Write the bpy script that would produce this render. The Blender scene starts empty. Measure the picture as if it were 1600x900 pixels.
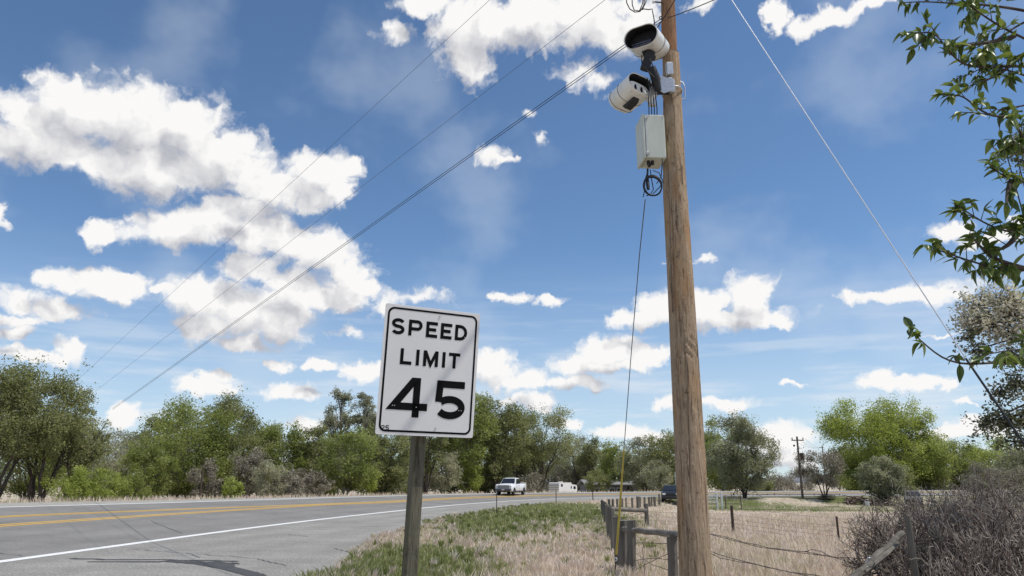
import bpy, math, random
import numpy as np
from mathutils import Vector, Matrix
random.seed(7); RNG = np.random.default_rng(7)
SC = bpy.context.scene
COL = SC.collection
PI = math.pi

# ------------------------------------------------------------------ camera
F_PX, HORIZON, EYE = 1155.5, 754.0, 1.6
PITCH = math.atan((HORIZON-450)/F_PX)
CP, SP = math.cos(PITCH), math.sin(PITCH)
cam_d = bpy.data.cameras.new('camera'); cam_d.lens = 26.0; cam_d.sensor_width = 36.0
cam_d.clip_start = 0.05; cam_d.clip_end = 20000
cam = bpy.data.objects.new('camera', cam_d); COL.objects.link(cam)
cam.location = (0, 0, EYE); cam.rotation_euler = (PI/2+PITCH, 0, 0)
SC.camera = cam
SC.view_settings.view_transform = 'Standard'; SC.view_settings.look = 'None'
SC.view_settings.exposure = 0.0; SC.view_settings.gamma = 1.0
try:
    SC.cycles.use_denoising = True
    SC.cycles.max_bounces = 6; SC.cycles.transparent_max_bounces = 4
    SC.cycles.caustics_reflective = False; SC.cycles.caustics_refractive = False
except Exception: pass

def ray(u, v):
    x = (u-800)/F_PX; y = (450-v)/F_PX
    return Vector((x, CP-y*SP, y*CP+SP))
def at(u, v, Y):
    r = ray(u, v); t = Y/r.y
    return Vector((r.x*t, Y, EYE+r.z*t))

# ------------------------------------------------------------------ sun
SUN_EL, SUN_AZ = 63.0, 11.0          # azimuth: degrees from +X towards the viewer's back
se, ce = math.sin(math.radians(SUN_EL)), math.cos(math.radians(SUN_EL))
SUN = Vector((ce*math.cos(math.radians(SUN_AZ)), -ce*math.sin(math.radians(SUN_AZ)), se))
sl = bpy.data.lights.new('sun', 'SUN'); sl.energy = 3.6; sl.angle = math.radians(0.53); sl.color = (1, 0.955, 0.88)
so = bpy.data.objects.new('sun', sl); COL.objects.link(so)
so.rotation_euler = SUN.to_track_quat('Z', 'Y').to_euler(); so.location = (20, -5, 40)

# ------------------------------------------------------------------ node helper
class NT:
    def __init__(s, tree): s.t = tree; s.n = tree.nodes; s.l = tree.links
    def new(s, typ, **kw):
        n = s.n.new(typ)
        for k, v in kw.items(): setattr(n, k, v)
        return n
    def put(s, sock, v):
        if hasattr(v, 'is_output'): s.l.new(v, sock)
        elif v is not None:
            if sock.type == 'RGBA' and len(v) == 3: v = (*v, 1)
            sock.default_value = v
    def m(s, op, a, b=None, c=None, clamp=False):
        n = s.new('ShaderNodeMath', operation=op, use_clamp=clamp)
        for i, v in enumerate((a, b, c)):
            if v is not None: s.put(n.inputs[i], v)
        return n.outputs[0]
    def vm(s, op, a, b=None, c=None):
        n = s.new('ShaderNodeVectorMath', operation=op)
        for i, v in enumerate((a, b, c)):
            if v is not None: s.put(n.inputs[i], v)
        return n.outputs['Value'] if op in ('LENGTH', 'DOT_PRODUCT', 'DISTANCE') else n.outputs[0]
    def mix(s, f, a, b):
        n = s.new('ShaderNodeMix', data_type='RGBA')
        s.put(n.inputs[0], f); s.put(n.inputs[6], a); s.put(n.inputs[7], b)
        return n.outputs[2]
    def rng(s, v, a, b, c=0., d=1., smooth=False):
        n = s.new('ShaderNodeMapRange', interpolation_type='SMOOTHSTEP' if smooth else 'LINEAR')
        s.put(n.inputs[0], v)
        for i, q in enumerate((a, b, c, d)): s.put(n.inputs[i+1], q)
        return n.outputs[0]
    def noise(s, vec, scale, detail=4., rough=.55, typ=None, dim='3D', dist=0.):
        n = s.new('ShaderNodeTexNoise', noise_dimensions=dim)
        if typ: n.noise_type = typ
        s.put(n.inputs['Vector'], vec); n.inputs['Scale'].default_value = scale
        n.inputs['Detail'].default_value = detail; n.inputs['Roughness'].default_value = rough
        n.inputs['Distortion'].default_value = dist
        return n.outputs[0]

# ------------------------------------------------------------------ world: Nishita sky with cumulus
world = bpy.data.worlds.new('World'); SC.world = world; world.use_nodes = True
W = NT(world.node_tree); W.n.clear()
# cumulus: centre x, y and radii, read off the picture, turned into azimuth/elevation
BLOBS = [(60,205,90,58),(135,175,85,58),(215,195,90,65),(290,205,80,58),(350,250,75,58),(240,265,110,46),(110,235,110,36),
 (0,225,60,45),(400,280,60,40),(440,295,50,35),(500,270,60,30),(545,256,26,16),(490,312,45,23),(530,300,30,25),
 (60,120,26,16),(142,98,18,14),(4,337,17,20),(168,367,38,19),(262,360,60,26),(330,352,70,30),(400,362,80,33),(455,378,60,30),(380,328,60,18),
 (510,395,50,32),(550,425,42,25),(565,450,28,18),(400,418,55,24),(325,465,56,38),(310,510,42,32),(380,482,70,42),
 (440,500,50,35),(462,450,66,34),(390,538,60,14),(520,468,55,24),(100,440,38,20),(150,440,55,23),(200,445,48,21),
 (165,460,50,12),(262,450,18,8),(30,468,48,24),(90,485,54,20),(20,500,60,12),(20,520,36,14),(55,554,75,13),(112,550,26,18),
 (317,603,55,14),(333,589,28,13),(453,612,52,14),(205,650,32,20),(432,570,22,9),(505,573,38,12),(565,578,40,15),
 (545,520,45,9),(645,465,70,12),(600,478,40,14),(660,8,42,22),(740,35,72,55),(735,95,40,40),(830,35,90,46),(905,28,80,45),
 (955,55,48,30),(1000,20,40,25),(612,50,28,22),(905,108,46,18),(940,122,36,16),(960,152,10,14),(823,178,10,9),(848,218,12,11),
 (765,240,34,16),(792,246,18,8),(1092,6,30,11),(1212,32,20,28),(1252,40,42,20),(1300,22,56,17),(1350,6,50,11),
 (790,466,26,8),(857,472,24,9),(1055,410,28,4),(1100,405,16,5),(995,500,40,16),(1040,482,46,26),(1100,480,60,33),
 (1170,464,42,32),(1150,495,85,19),(1222,502,26,13),(900,570,42,18),(960,550,56,27),(1012,556,38,25),(960,574,92,9),
 (775,578,46,27),(820,592,28,22),(885,599,54,12),(835,626,45,14),(1130,630,55,13),(1050,625,22,10),(1230,604,24,5),
 (1330,466,28,14),(1400,464,62,13),(1470,454,52,19),(1492,358,36,18),(1545,375,50,11),(1590,345,20,8),(1372,590,32,16),
 (1430,600,60,15),(1480,604,18,9),(1465,523,35,3),(1515,632,16,6),(480,668,30,16),(890,665,28,13),(1000,680,60,14),
 (1225,690,60,26),(1230,725,60,16),(1500,672,85,15),(720,170,0.01,0.01)]
def azel(u, v):
    r = ray(u, v).normalized(); return math.atan2(r.x, r.y), math.asin(r.z)
def cloud_group(name, blobs, det, fine):
    grp = bpy.data.node_groups.new(name, 'ShaderNodeTree')
    grp.interface.new_socket('uv', in_out='INPUT', socket_type='NodeSocketVector')
    grp.interface.new_socket('density', in_out='OUTPUT', socket_type='NodeSocketFloat')
    G = NT(grp); gi = G.new('NodeGroupInput'); go_ = G.new('NodeGroupOutput')
    uv = gi.outputs[0]
    warp = G.new('ShaderNodeTexNoise', noise_dimensions='2D'); G.put(warp.inputs['Vector'], uv)
    warp.inputs['Scale'].default_value = 20; warp.inputs['Detail'].default_value = 4; warp.inputs['Roughness'].default_value = .6
    p = G.vm('ADD', uv, G.vm('MULTIPLY_ADD', warp.outputs['Color'], (.058, .036, 0), (-.029, -.018, 0)))
    cur = None
    for (u, v, ru, rv) in blobs:
        a0, e0 = azel(u, v)
        a1, _ = azel(u+ru, v); a2, _ = azel(u-ru, v); _, e1 = azel(u, v-rv); _, e2 = azel(u, v+rv)
        sa, sb = 2/(a1-a2), 2/(e1-e2)
        ln = G.vm('LENGTH', G.vm('MULTIPLY_ADD', p, (sa, sb, 0), (-a0*sa, -e0*sb, 0)))
        if (u, v) in WISPY: ln = G.m('MULTIPLY_ADD', ln, .55, .62)
        cur = ln if cur is None else G.m('MINIMUM', cur, ln)
    # the rest of the sky dome carries the same kind of clouds
    sep = G.new('ShaderNodeSeparateXYZ'); G.put(sep.inputs[0], uv)
    inx = G.rng(G.m('ABSOLUTE', sep.outputs[0]), .66, .80, 0, 1, True)
    iny = G.rng(sep.outputs[1], .66, .78, 0, 1, True)
    big = G.noise(G.vm('MULTIPLY', p, (1, 1.6, 1)), 2.6, 3, .5, dim='2D')
    outf = G.m('MULTIPLY', G.m('SUBTRACT', big, .53), 7.0)
    m1 = G.m('MULTIPLY', G.m('MAXIMUM', G.m('SUBTRACT', CLOUD_R, cur), -1.0), 1.45)
    fld = G.new('ShaderNodeMix', data_type='FLOAT'); G.put(fld.inputs[0], G.m('MAXIMUM', inx, iny)); G.put(fld.inputs[2], m1); G.put(fld.inputs[3], outf)
    f1 = G.noise(p, 24, det, .62, dim='2D')
    d = G.m('ADD', fld.outputs[0], G.m('MULTIPLY', G.m('SUBTRACT', f1, .5), 1.5))
    vor = G.new('ShaderNodeTexVoronoi', voronoi_dimensions='2D', feature='SMOOTH_F1'); G.put(vor.inputs['Vector'], p)
    vor.inputs['Scale'].default_value = 30; vor.inputs['Smoothness'].default_value = .4
    if fine: vor.inputs['Detail'].default_value = 2.; vor.inputs['Roughness'].default_value = .55
    d = G.m('ADD', d, G.m('MULTIPLY', G.m('SUBTRACT', .42, vor.outputs['Distance']), .6))
    G.put(go_.inputs[0], d)
    return grp
CLOUD_R = 1.31
WISPY = {(60,120),(142,98),(612,50),(765,240),(792,246),(848,218),(823,178),(905,108),(940,122),(960,152),(545,520),(1055,410),(1100,405),(1092,6),(600,478),(1465,523),(645,465)}
grp = cloud_group('cumulus', [b for b in BLOBS if b[2] > 1], 7, True)
grp_big = cloud_group('cumulus bulk', [b for b in BLOBS if b[2]*b[3] > 420], 2, False)

sky = W.new('ShaderNodeTexSky', sky_type='NISHITA'); sky.sun_disc = False
sky.sun_elevation = math.radians(SUN_EL)
sky.sun_rotation = math.atan2(SUN.x, SUN.y)
sky.altitude = 1800; sky.air_density = 1.0; sky.dust_density = 0.6; sky.ozone_density = 1.6
tc = W.new('ShaderNodeTexCoord')
dirn = W.vm('NORMALIZE', tc.outputs['Generated'])
sx = W.new('ShaderNodeSeparateXYZ'); W.put(sx.inputs[0], dirn)
az = W.m('ARCTAN2', sx.outputs[0], sx.outputs[1]); el = W.m('ARCSINE', sx.outputs[2])
cb = W.new('ShaderNodeCombineXYZ'); W.put(cb.inputs[0], az); W.put(cb.inputs[1], el)
g1 = W.new('ShaderNodeGroup'); g1.node_tree = grp; W.put(g1.inputs[0], cb.outputs[0])
off = W.vm('ADD', cb.outputs[0], (.012, .034, 0))
g2 = W.new('ShaderNodeGroup'); g2.node_tree = grp_big; W.put(g2.inputs[0], off)
D1, D2 = g1.outputs[0], g2.outputs[0]
alpha = W.rng(D1, -.16, .74, 0, 1, True)
shade = W.rng(D2, .25, 2.7, 1, 0, False)
shade = W.m('ADD', shade, W.m('MULTIPLY', W.m('SUBTRACT', D1, D2), .34), clamp=True)
ccol = W.mix(shade, (.50, .51, .56), (.96, .95, .94))
# thin streaks low over the horizon
streak = W.noise(W.vm('MULTIPLY', cb.outputs[0], (3, 26, 0)), 1.7, 5, .55, dim='2D')
low = W.m('MULTIPLY', W.rng(el, .30, .04, 0, 1, True), W.rng(streak, .44, .70, 0, .60, True))
skyc = W.vm('MULTIPLY', sky.outputs[0], (.108, .127, .137))
haze = W.rng(el, .32, .0, 0, .62, True)
skyc = W.mix(haze, skyc, (.62, .72, .82))
skyc = W.mix(low, skyc, (.80, .85, .90))
# faint high veil
veil = W.noise(W.vm('MULTIPLY', cb.outputs[0], (2.2, 3.0, 0)), 2.2, 4, .5, dim='2D')
skyc = W.mix(W.rng(veil, .45, .75, 0, .22, True), skyc, (.75, .82, .90))
fin = W.mix(alpha, skyc, ccol)
ground_dark = W.rng(el, -.02, -.10, 0, 1)
fin = W.mix(ground_dark, fin, (.25, .22, .17))
bg = W.new('ShaderNodeBackground'); W.put(bg.inputs[0], W.vm('MULTIPLY', fin, (10, 10, 10))); bg.inputs[1].default_value = 0.1
wo = W.new('ShaderNodeOutputWorld'); W.l.new(bg.outputs[0], wo.inputs[0])
world.cycles.sampling_method = 'MANUAL'; world.cycles.sample_map_resolution = 512

# ------------------------------------------------------------------ materials
MATS = {}
def mat(name, c1, c2=None, rough=.8, scale=8., stretch=(1, 1, 1), bump=0., bscale=None, metal=0., lo=.35, hi=.65, detail=5., trans=0., spec=.3, coord='Object', c3=None, s3=40., coat=0.):
    m = bpy.data.materials.new(name); m.use_nodes = True; T = NT(m.node_tree); T.n.clear()
    b = T.new('ShaderNodeBsdfPrincipled'); o = T.new('ShaderNodeOutputMaterial'); T.l.new(b.outputs[0], o.inputs[0])
    co = T.new('ShaderNodeTexCoord').outputs[coord]
    v = T.vm('MULTIPLY', co, stretch)
    if c2 is not None:
        n = T.noise(v, scale, detail, .6)
        col = T.mix(T.rng(n, lo, hi), c1, c2)
        if c3 is not None:
            n3 = T.noise(v, s3, 3, .6); col = T.mix(T.rng(n3, .52, .66), col, c3)
        T.put(b.inputs['Base Color'], col)
    else: T.put(b.inputs['Base Color'], c1)
    b.inputs['Roughness'].default_value = rough; b.inputs['Metallic'].default_value = metal
    b.inputs['Specular IOR Level'].default_value = spec
    if coat: b.inputs['Coat Weight'].default_value = coat; b.inputs['Coat Roughness'].default_value = .05
    if bump:
        bn = T.new('ShaderNodeBump'); bn.inputs['Strength'].default_value = 1.0; bn.inputs['Distance'].default_value = bump
        T.put(bn.inputs['Height'], T.noise(v, bscale or scale*2, 5, .65)); T.l.new(bn.outputs[0], b.inputs['Normal'])
    MATS[name] = m; return m
def leafmat(name, cols, rough=.55, trans=.52, spec=.2, tint=(1.2, 1.25, .8)):
    """foliage: colour from a per-leaf random value stored on the faces"""
    m = bpy.data.materials.new(name); m.use_nodes = True; T = NT(m.node_tree); T.n.clear()
    o = T.new('ShaderNodeOutputMaterial')
    a = T.new('ShaderNodeAttribute', attribute_name='rnd')
    r = T.new('ShaderNodeValToRGB'); cr = r.color_ramp
    while len(cr.elements) < len(cols): cr.elements.new(.5)
    for i, c in enumerate(cols):
        cr.elements[i].position = i/(len(cols)-1); cr.elements[i].color = (*c, 1)
    T.put(r.inputs[0], a.outputs['Fac'])
    b = T.new('ShaderNodeBsdfPrincipled'); T.put(b.inputs['Base Color'], r.outputs[0])
    b.inputs['Roughness'].default_value = rough; b.inputs['Specular IOR Level'].default_value = spec
    tr = T.new('ShaderNodeBsdfTranslucent'); T.put(tr.inputs[0], T.vm('MULTIPLY', r.outputs[0], tint))
    mx = T.new('ShaderNodeMixShader'); mx.inputs[0].default_value = trans
    T.l.new(b.outputs[0], mx.inputs[1]); T.l.new(tr.outputs[0], mx.inputs[2]); T.l.new(mx.outputs[0], o.inputs[0])
    return m
M = {}
M['green_leaf'] = leafmat('spring green foliage', [(.165,.195,.065),(.26,.295,.098),(.37,.395,.165)])
M['dark_leaf'] = leafmat('olive green foliage', [(.155,.168,.082),(.24,.25,.122),(.35,.35,.19)])
M['bright_leaf'] = leafmat('bright yellow green foliage', [(.21,.245,.06),(.32,.365,.10),(.43,.47,.17)])
M['grey_leaf'] = leafmat('silver grey green foliage', [(.20,.20,.15),(.30,.30,.23),(.41,.40,.32)])
M['pale_leaf'] = leafmat('pale budding foliage', [(.27,.26,.20),(.37,.36,.29),(.48,.46,.38)])
M['tan_twig'] = leafmat('budding brown twigs', [(.20,.175,.135),(.28,.25,.20),(.36,.33,.275)], trans=.15)
M['near_leaf'] = leafmat('glossy cherry leaf', [(.06,.09,.028),(.105,.155,.042),(.165,.22,.058),(.27,.32,.09)], rough=.38, trans=.3, spec=.45)
M['bark'] = mat('grey brown bark', (.10,.08,.06), (.20,.17,.135), .9, 6, (1,1,.3))
M['pale_bark'] = mat('pale grey bark', (.22,.20,.165), (.36,.33,.28), .9, 5, (1,1,.4))
M['dark_bark'] = mat('dark brown bark', (.045,.036,.03), (.10,.08,.065), .9, 8, (1,1,.3), bump=.004)
M['twig'] = leafmat('bare grey twigs', [(.075,.05,.042),(.19,.155,.135),(.46,.42,.36)], rough=.85, trans=0)
M['asphalt'] = mat('worn asphalt', (.175,.168,.158), (.225,.216,.203), .9, .35, (1,1,1), bump=.006, bscale=50, lo=.3, hi=.7, c3=(.31,.30,.28), s3=30., coord='Object')
def add_wear(m):
    T = NT(m.node_tree); b = [n for n in T.n if n.type == 'BSDF_PRINCIPLED'][0]; src = b.inputs['Base Color'].links[0].from_socket
    co = T.new('ShaderNodeTexCoord').outputs['Object']; w = T.new('ShaderNodeAttribute', attribute_name='lane').outputs['Fac']
    tr = T.m('SINE', T.m('MULTIPLY', T.m('ADD', w, .1), 3.45)); n1 = T.noise(co, .22, 5, .6); n2 = T.noise(co, 1.6, 5, .65)
    k = T.m('ADD', T.m('MULTIPLY', tr, .045), T.m('ADD', T.rng(n1, .3, .7, -.10, .10), T.rng(n2, .3, .7, -.09, .09)))
    c = T.vm('SCALE', src); T.l.new(T.m('ADD', 1, k), c.node.inputs['Scale']); T.put(b.inputs['Base Color'], c)
add_wear(M['asphalt'])
M['chipseal'] = mat('coarse chip seal shoulder', (.215,.205,.19), (.30,.288,.265), .95, .5, (1,1,1), bump=.02, bscale=30, lo=.3, hi=.7, c3=(.46,.44,.40), s3=20.)
add_wear(M['chipseal'])
M['gravel'] = mat('pale gravel verge', (.30,.285,.255), (.40,.38,.34), .95, 3, bump=.02, bscale=25)
M['white_paint'] = mat('white road paint', (.80,.80,.78), (.62,.62,.60), .7, 14, lo=.4, hi=.8)
M['yellow_paint'] = mat('yellow road paint', (.68,.40,.06), (.50,.33,.10), .7, 10, lo=.4, hi=.8)
M['dark_mark'] = mat('dark streaks on asphalt', (.055,.056,.058), (.09,.09,.092), .85, 20)
M['tar'] = mat('tar sealed crack', (.10,.10,.10), (.15,.15,.15), .7, 30)
M['hill'] = mat('distant blue grey hills', (.17,.175,.20), (.23,.23,.245), 1, .004)  # aerial haze is put into this blue grey base colour
M['galv'] = mat('galvanised steel', (.55,.56,.57), (.68,.69,.70), .42, 30, metal=.7)
M['steel_dark'] = mat('dark rusted steel', (.055,.04,.035), (.11,.075,.055), .8, 20)
M['wire'] = mat('weathered fence wire', (.10,.085,.075), (.17,.14,.12), .7, 30, metal=.3)
M['black_cable'] = mat('black cable sheath', (.018,.019,.022), (.028,.03,.033), .5, 20)
M['blue_cable'] = mat('aluminium line wire', (.10,.13,.18), (.15,.18,.22), .5, 2)
M['white_wire'] = mat('bright guy strand', (.62,.65,.70), (.75,.77,.80), .4, 10, metal=.3)
M['yellow_guard'] = mat('yellow plastic guy guard', (.58,.48,.10), (.48,.39,.08), .5, 6)
M['cam_white'] = mat('off white painted housing', (.80,.80,.76), (.66,.65,.60), .42, 9, (1,1,.35), lo=.45, hi=.8, coat=.15)
M['cam_black'] = mat('black hood lining', (.012,.012,.013), (.02,.02,.022), .5, 20)
M['lens_glass'] = mat('dark lens glass', (.015,.017,.035), None, .08, spec=.6)
M['led'] = mat('led emitter cap', (.20,.20,.30), (.32,.32,.38), .3, 60)
M['box_grey'] = mat('light grey enclosure paint', (.57,.60,.53), (.47,.50,.43), .5, 8, (1,1,.2), lo=.45, hi=.8)
M['alu'] = mat('white reflective sheeting', (.76,.755,.75), (.72,.715,.71), .5, 2.5, (1,1,1))
M['alu_edge'] = mat('bare sheet aluminium', (.50,.50,.50), (.6,.6,.6), .4, 20, metal=.6)
M['black_ink'] = mat('black sign ink', (.006,.006,.007), (.010,.010,.011), .8, 20, spec=.08)
M['bolt'] = mat('zinc bolt', (.60,.60,.58), (.7,.7,.7), .35, 30, metal=.5)
M['fence_wood'] = mat('weathered grey fence wood', (.085,.078,.065), (.22,.20,.17), .95, 9, (1,1,.12), bump=.006, bscale=24, lo=.3, hi=.7, coord='Object')
M['old_rail'] = mat('silvery weathered rail', (.12,.105,.09), (.26,.235,.205), .95, 9, (.3,.3,1), bump=.005, bscale=30)
M['white_rail'] = mat('white painted rail', (.72,.72,.70), (.6,.6,.58), .7, 10)
M['car_white'] = mat('white car paint', (.80,.80,.81), None, .3, coat=.6)
M['car_dark'] = mat('dark blue car paint', (.010,.012,.016), (.015,.017,.022), .3, 3, coat=.8)
M['car_grey'] = mat('dull grey car paint', (.15,.145,.145), (.21,.20,.20), .75, 3)
M['car_glass'] = mat('tinted car glass', (.02,.024,.03), None, .08, spec=.7)
M['tyre'] = mat('tyre rubber', (.02,.02,.02), (.035,.035,.034), .9, 20)
M['rim'] = mat('wheel rim', (.45,.45,.46), None, .35, metal=.6)
M['chrome'] = mat('dark chrome grille', (.16,.165,.175), (.08,.08,.085), .3, 60, metal=.6)
M['trim'] = mat('black plastic trim', (.03,.03,.032), None, .6)
M['lamp'] = mat('clear headlamp', (.75,.76,.78), None, .15, spec=.6)
M['rv_white'] = mat('white trailer siding', (.78,.78,.76), (.72,.72,.70), .5, 2)
M['rv_stripe'] = mat('tan trailer stripe', (.42,.38,.33), None, .6)
M['house_wall'] = mat('grey house siding', (.12,.12,.125), (.17,.17,.175), .9, 3)
M['house_roof'] = mat('pale metal roof', (.22,.22,.225), (.28,.28,.28), .8, 3)
M['logs'] = mat('dead brown wood', (.10,.075,.06), (.24,.18,.15), .95, 4, (1,1,1))

def polewood(name, a, b, dark, orange, k=1.):
    m = bpy.data.materials.new(name); m.use_nodes = True; T = NT(m.node_tree); T.n.clear()
    bs = T.new('ShaderNodeBsdfPrincipled'); o = T.new('ShaderNodeOutputMaterial'); T.l.new(bs.outputs[0], o.inputs[0])
    co = T.new('ShaderNodeTexCoord').outputs['Object']
    wob = T.new('ShaderNodeTexNoise'); T.put(wob.inputs['Vector'], co); wob.inputs['Scale'].default_value = 2.5
    cw = T.vm('ADD', co, T.vm('MULTIPLY_ADD', wob.outputs['Color'], (.05, .05, 0), (-.025, -.025, 0)))
    g = T.noise(T.vm('MULTIPLY', cw, (1, 1, .05)), 75*k, 5, .75)
    g2 = T.noise(T.vm('MULTIPLY', cw, (1, 1, .07)), 26*k, 5, .65)
    big = T.noise(T.vm('MULTIPLY', co, (1, 1, .25)), 5, 4, .65)
    spot = T.noise(co, 17, 5, .65)
    fib = T.noise(T.vm('MULTIPLY', co, (1, 1, .5)), 60*k, 4, .7)
    col = T.mix(T.rng(g, .38, .62), a, b)
    col = T.mix(T.rng(big, .50, .66, 0, .85), col, orange)
    col = T.mix(T.rng(g2, .54, .66, 0, .9), col, dark)
    col = T.mix(T.rng(spot, .60, .70, 0, .75), col, dark)
    col = T.mix(T.rng(fib, .56, .72, 0, .5), col, tuple(min(1, q*1.45) for q in b))
    T.put(bs.inputs['Base Color'], col); bs.inputs['Roughness'].default_value = .9; bs.inputs['Specular IOR Level'].default_value = .15
    bn = T.new('ShaderNodeBump'); bn.inputs['Strength'].default_value = 1; bn.inputs['Distance'].default_value = .016
    T.put(bn.inputs['Height'], T.m('ADD', g, T.m('MULTIPLY', g2, 1.))); T.l.new(bn.outputs[0], bs.inputs['Normal'])
    return m
M['pole'] = polewood('weathered utility pole wood', (.33,.235,.155), (.53,.405,.28), (.095,.065,.045), (.42,.25,.125))
M['pole_red'] = polewood('reddish treated pole wood', (.25,.14,.08), (.36,.20,.11), (.12,.07,.04), (.36,.16,.07))
M['pole_far'] = mat('far pole wood', (.09,.075,.065), (.14,.12,.10), .9, 4)
M['post'] = polewood('grey green treated post', (.125,.118,.085), (.185,.175,.13), (.06,.052,.038), (.15,.13,.075))

# ------------------------------------------------------------------ mesh helpers
def link(o, parent=None):
    COL.objects.link(o)
    if parent is not None: o.parent = parent
    return o
def tag(o, label=None, cat=None, group=None, kind=None):
    if label: o['label'] = label
    if cat: o['category'] = cat
    if group: o['group'] = group
    if kind: o['kind'] = kind
    return o
def thing(name, label, cat, loc=(0, 0, 0), group=None):
    o = bpy.data.objects.new(name, None); o.empty_display_size = .2; COL.objects.link(o); o.location = loc
    return tag(o, label, cat, group)
def np_mesh(name, V, Fc, material, parent=None, rnd=None, smooth=False, loc=None):
    V = np.asarray(V, np.float32); Fc = np.asarray(Fc, np.int32); k = Fc.shape[1]
    me = bpy.data.meshes.new(name); me.vertices.add(len(V)); me.vertices.foreach_set('co', V.ravel())
    me.loops.add(Fc.size); me.loops.foreach_set('vertex_index', Fc.ravel())
    me.polygons.add(len(Fc)); me.polygons.foreach_set('loop_start', np.arange(0, Fc.size, k, dtype=np.int32))
    me.polygons.foreach_set('loop_total', np.full(len(Fc), k, np.int32))
    if smooth: me.polygons.foreach_set('use_smooth', np.ones(len(Fc), bool))
    if rnd is not None:
        a = me.attributes.new('rnd', 'FLOAT', 'FACE'); a.data.foreach_set('value', np.asarray(rnd, np.float32))
    me.update(calc_edges=True); me.validate()
    me.materials.append(material)
    o = bpy.data.objects.new(name, me); link(o, parent)
    if loc is not None: o.location = loc
    return o
class MB:
    """collects simple shapes into one mesh; everything in the coordinates of the parent"""
    def __init__(s): s.v = []; s.f = []; s.mi = []; s.sm = []
    def add(s, V, Fs, mi=0, smooth=False):
        b = len(s.v); s.v += [tuple(x) for x in V]
        for q in Fs: s.f.append(tuple(b+i for i in q)); s.mi.append(mi); s.sm.append(smooth)
        return s
    def box(s, c, size, R=None, bev=0., mi=0):
        c = Vector(c); hx, hy, hz = [q/2 for q in size]; R = R or Matrix.Identity(3)
        if bev <= 0:
            V = [c+R@Vector((x*hx, y*hy, z*hz)) for x in (-1,1) for y in (-1,1) for z in (-1,1)]
            s.add(V, [(0,1,3,2),(4,6,7,5),(0,4,5,1),(2,3,7,6),(0,2,6,4),(1,5,7,3)], mi)
        else:
            # octagonal prism along z with chamfered ends
            b = bev; P = [(-hx+b,-hy),(hx-b,-hy),(hx,-hy+b),(hx,hy-b),(hx-b,hy),(-hx+b,hy),(-hx,hy-b),(-hx,-hy+b)]
            rings = [(-hz, 1-b/min(hx,hy)), (-hz+b, 1), (hz-b, 1), (hz, 1-b/min(hx,hy))]
            V = []
            for z, k in rings:
                for x, y in P:
                    xx = x if k == 1 else math.copysign(max(abs(x)-b*.7, 0), x); yy = y if k == 1 else math.copysign(max(abs(y)-b*.7, 0), y)
                    V.append(c+R@Vector((xx, yy, z)))
            Fs = [tuple(range(7, -1, -1)), tuple(range(24, 32))]
            for r in range(3):
                for i in range(8): Fs.append((r*8+i, r*8+(i+1)%8, r*8+8+(i+1)%8, r*8+8+i))
            s.add(V, Fs, mi)
        return s
    def tube(s, pts, r, n=8, mi=0, cap=True, smooth=True, closed=False):
        pts = [Vector(q) for q in pts]; m = len(pts)
        rs = r if isinstance(r, (list, tuple)) else [r]*m
        V = []; up = None
        for i, q in enumerate(pts):
            if closed: t = pts[(i+1) % m]-pts[i-1]
            else: t = pts[min(i+1, m-1)]-pts[max(i-1, 0)]
            t = t.normalized() if t.length > 1e-9 else Vector((0, 0, 1))
            if up is None: up = Vector((0, 0, 1)) if abs(t.z) < .9 else Vector((1, 0, 0))
            a = t.cross(up); a = a.normalized() if a.length > 1e-6 else t.orthogonal().normalized()
            b = t.cross(a).normalized(); up = -b if b.dot(up) < 0 else b
            a = t.cross(up).normalized(); b = t.cross(a)
            for k in range(n):
                w = 2*PI*k/n; V.append(q+(a*math.cos(w)+b*math.sin(w))*rs[i])
        Fs = []
        for i in range(m if closed else m-1):
            j = (i+1) % m
            for k in range(n): Fs.append((i*n+k, i*n+(k+1) % n, j*n+(k+1) % n, j*n+k))
        s.add(V, Fs, mi, smooth)
        if cap and not closed:
            s.add(V[:n][::-1], [tuple(range(n))], mi); s.add(V[-n:], [tuple(range(n))], mi)
        return s
    def prism(s, poly, a, b, axis='x', mi=0, smooth=False):
        """poly: 2d outline, extruded from a to b along an axis"""
        n = len(poly); V = []
        for t in (a, b):
            for (p, q) in poly: V.append({'x': (t, p, q), 'y': (p, t, q), 'z': (p, q, t)}[axis])
        Fs = [tuple(range(n)), tuple(range(2*n-1, n-1, -1))]
        s.add(V, Fs, mi)
        s.add(V, [(i, (i+1) % n, n+(i+1) % n, n+i) for i in range(n)], mi, smooth)
        return s
    def xf(s, mtx):
        s.v = [tuple(mtx@Vector(q)) for q in s.v]; return s
    def build(s, name, mats, parent=None, loc=None):
        me = bpy.data.meshes.new(name); me.from_pydata(s.v, [], s.f); me.update()
        for q in (mats if isinstance(mats, (list, tuple)) else [mats]): me.materials.append(q)
        me.polygons.foreach_set('material_index', s.mi); me.polygons.foreach_set('use_smooth', s.sm)
        o = bpy.data.objects.new(name, me); link(o, parent)
        if loc is not None: o.location = loc
        return o
def copy_tree(o, parent=None):
    c = o.copy(); COL.objects.link(c)
    if parent is not None: c.parent = parent
    for ch in list(o.children): copy_tree(ch, c)
    return c

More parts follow.
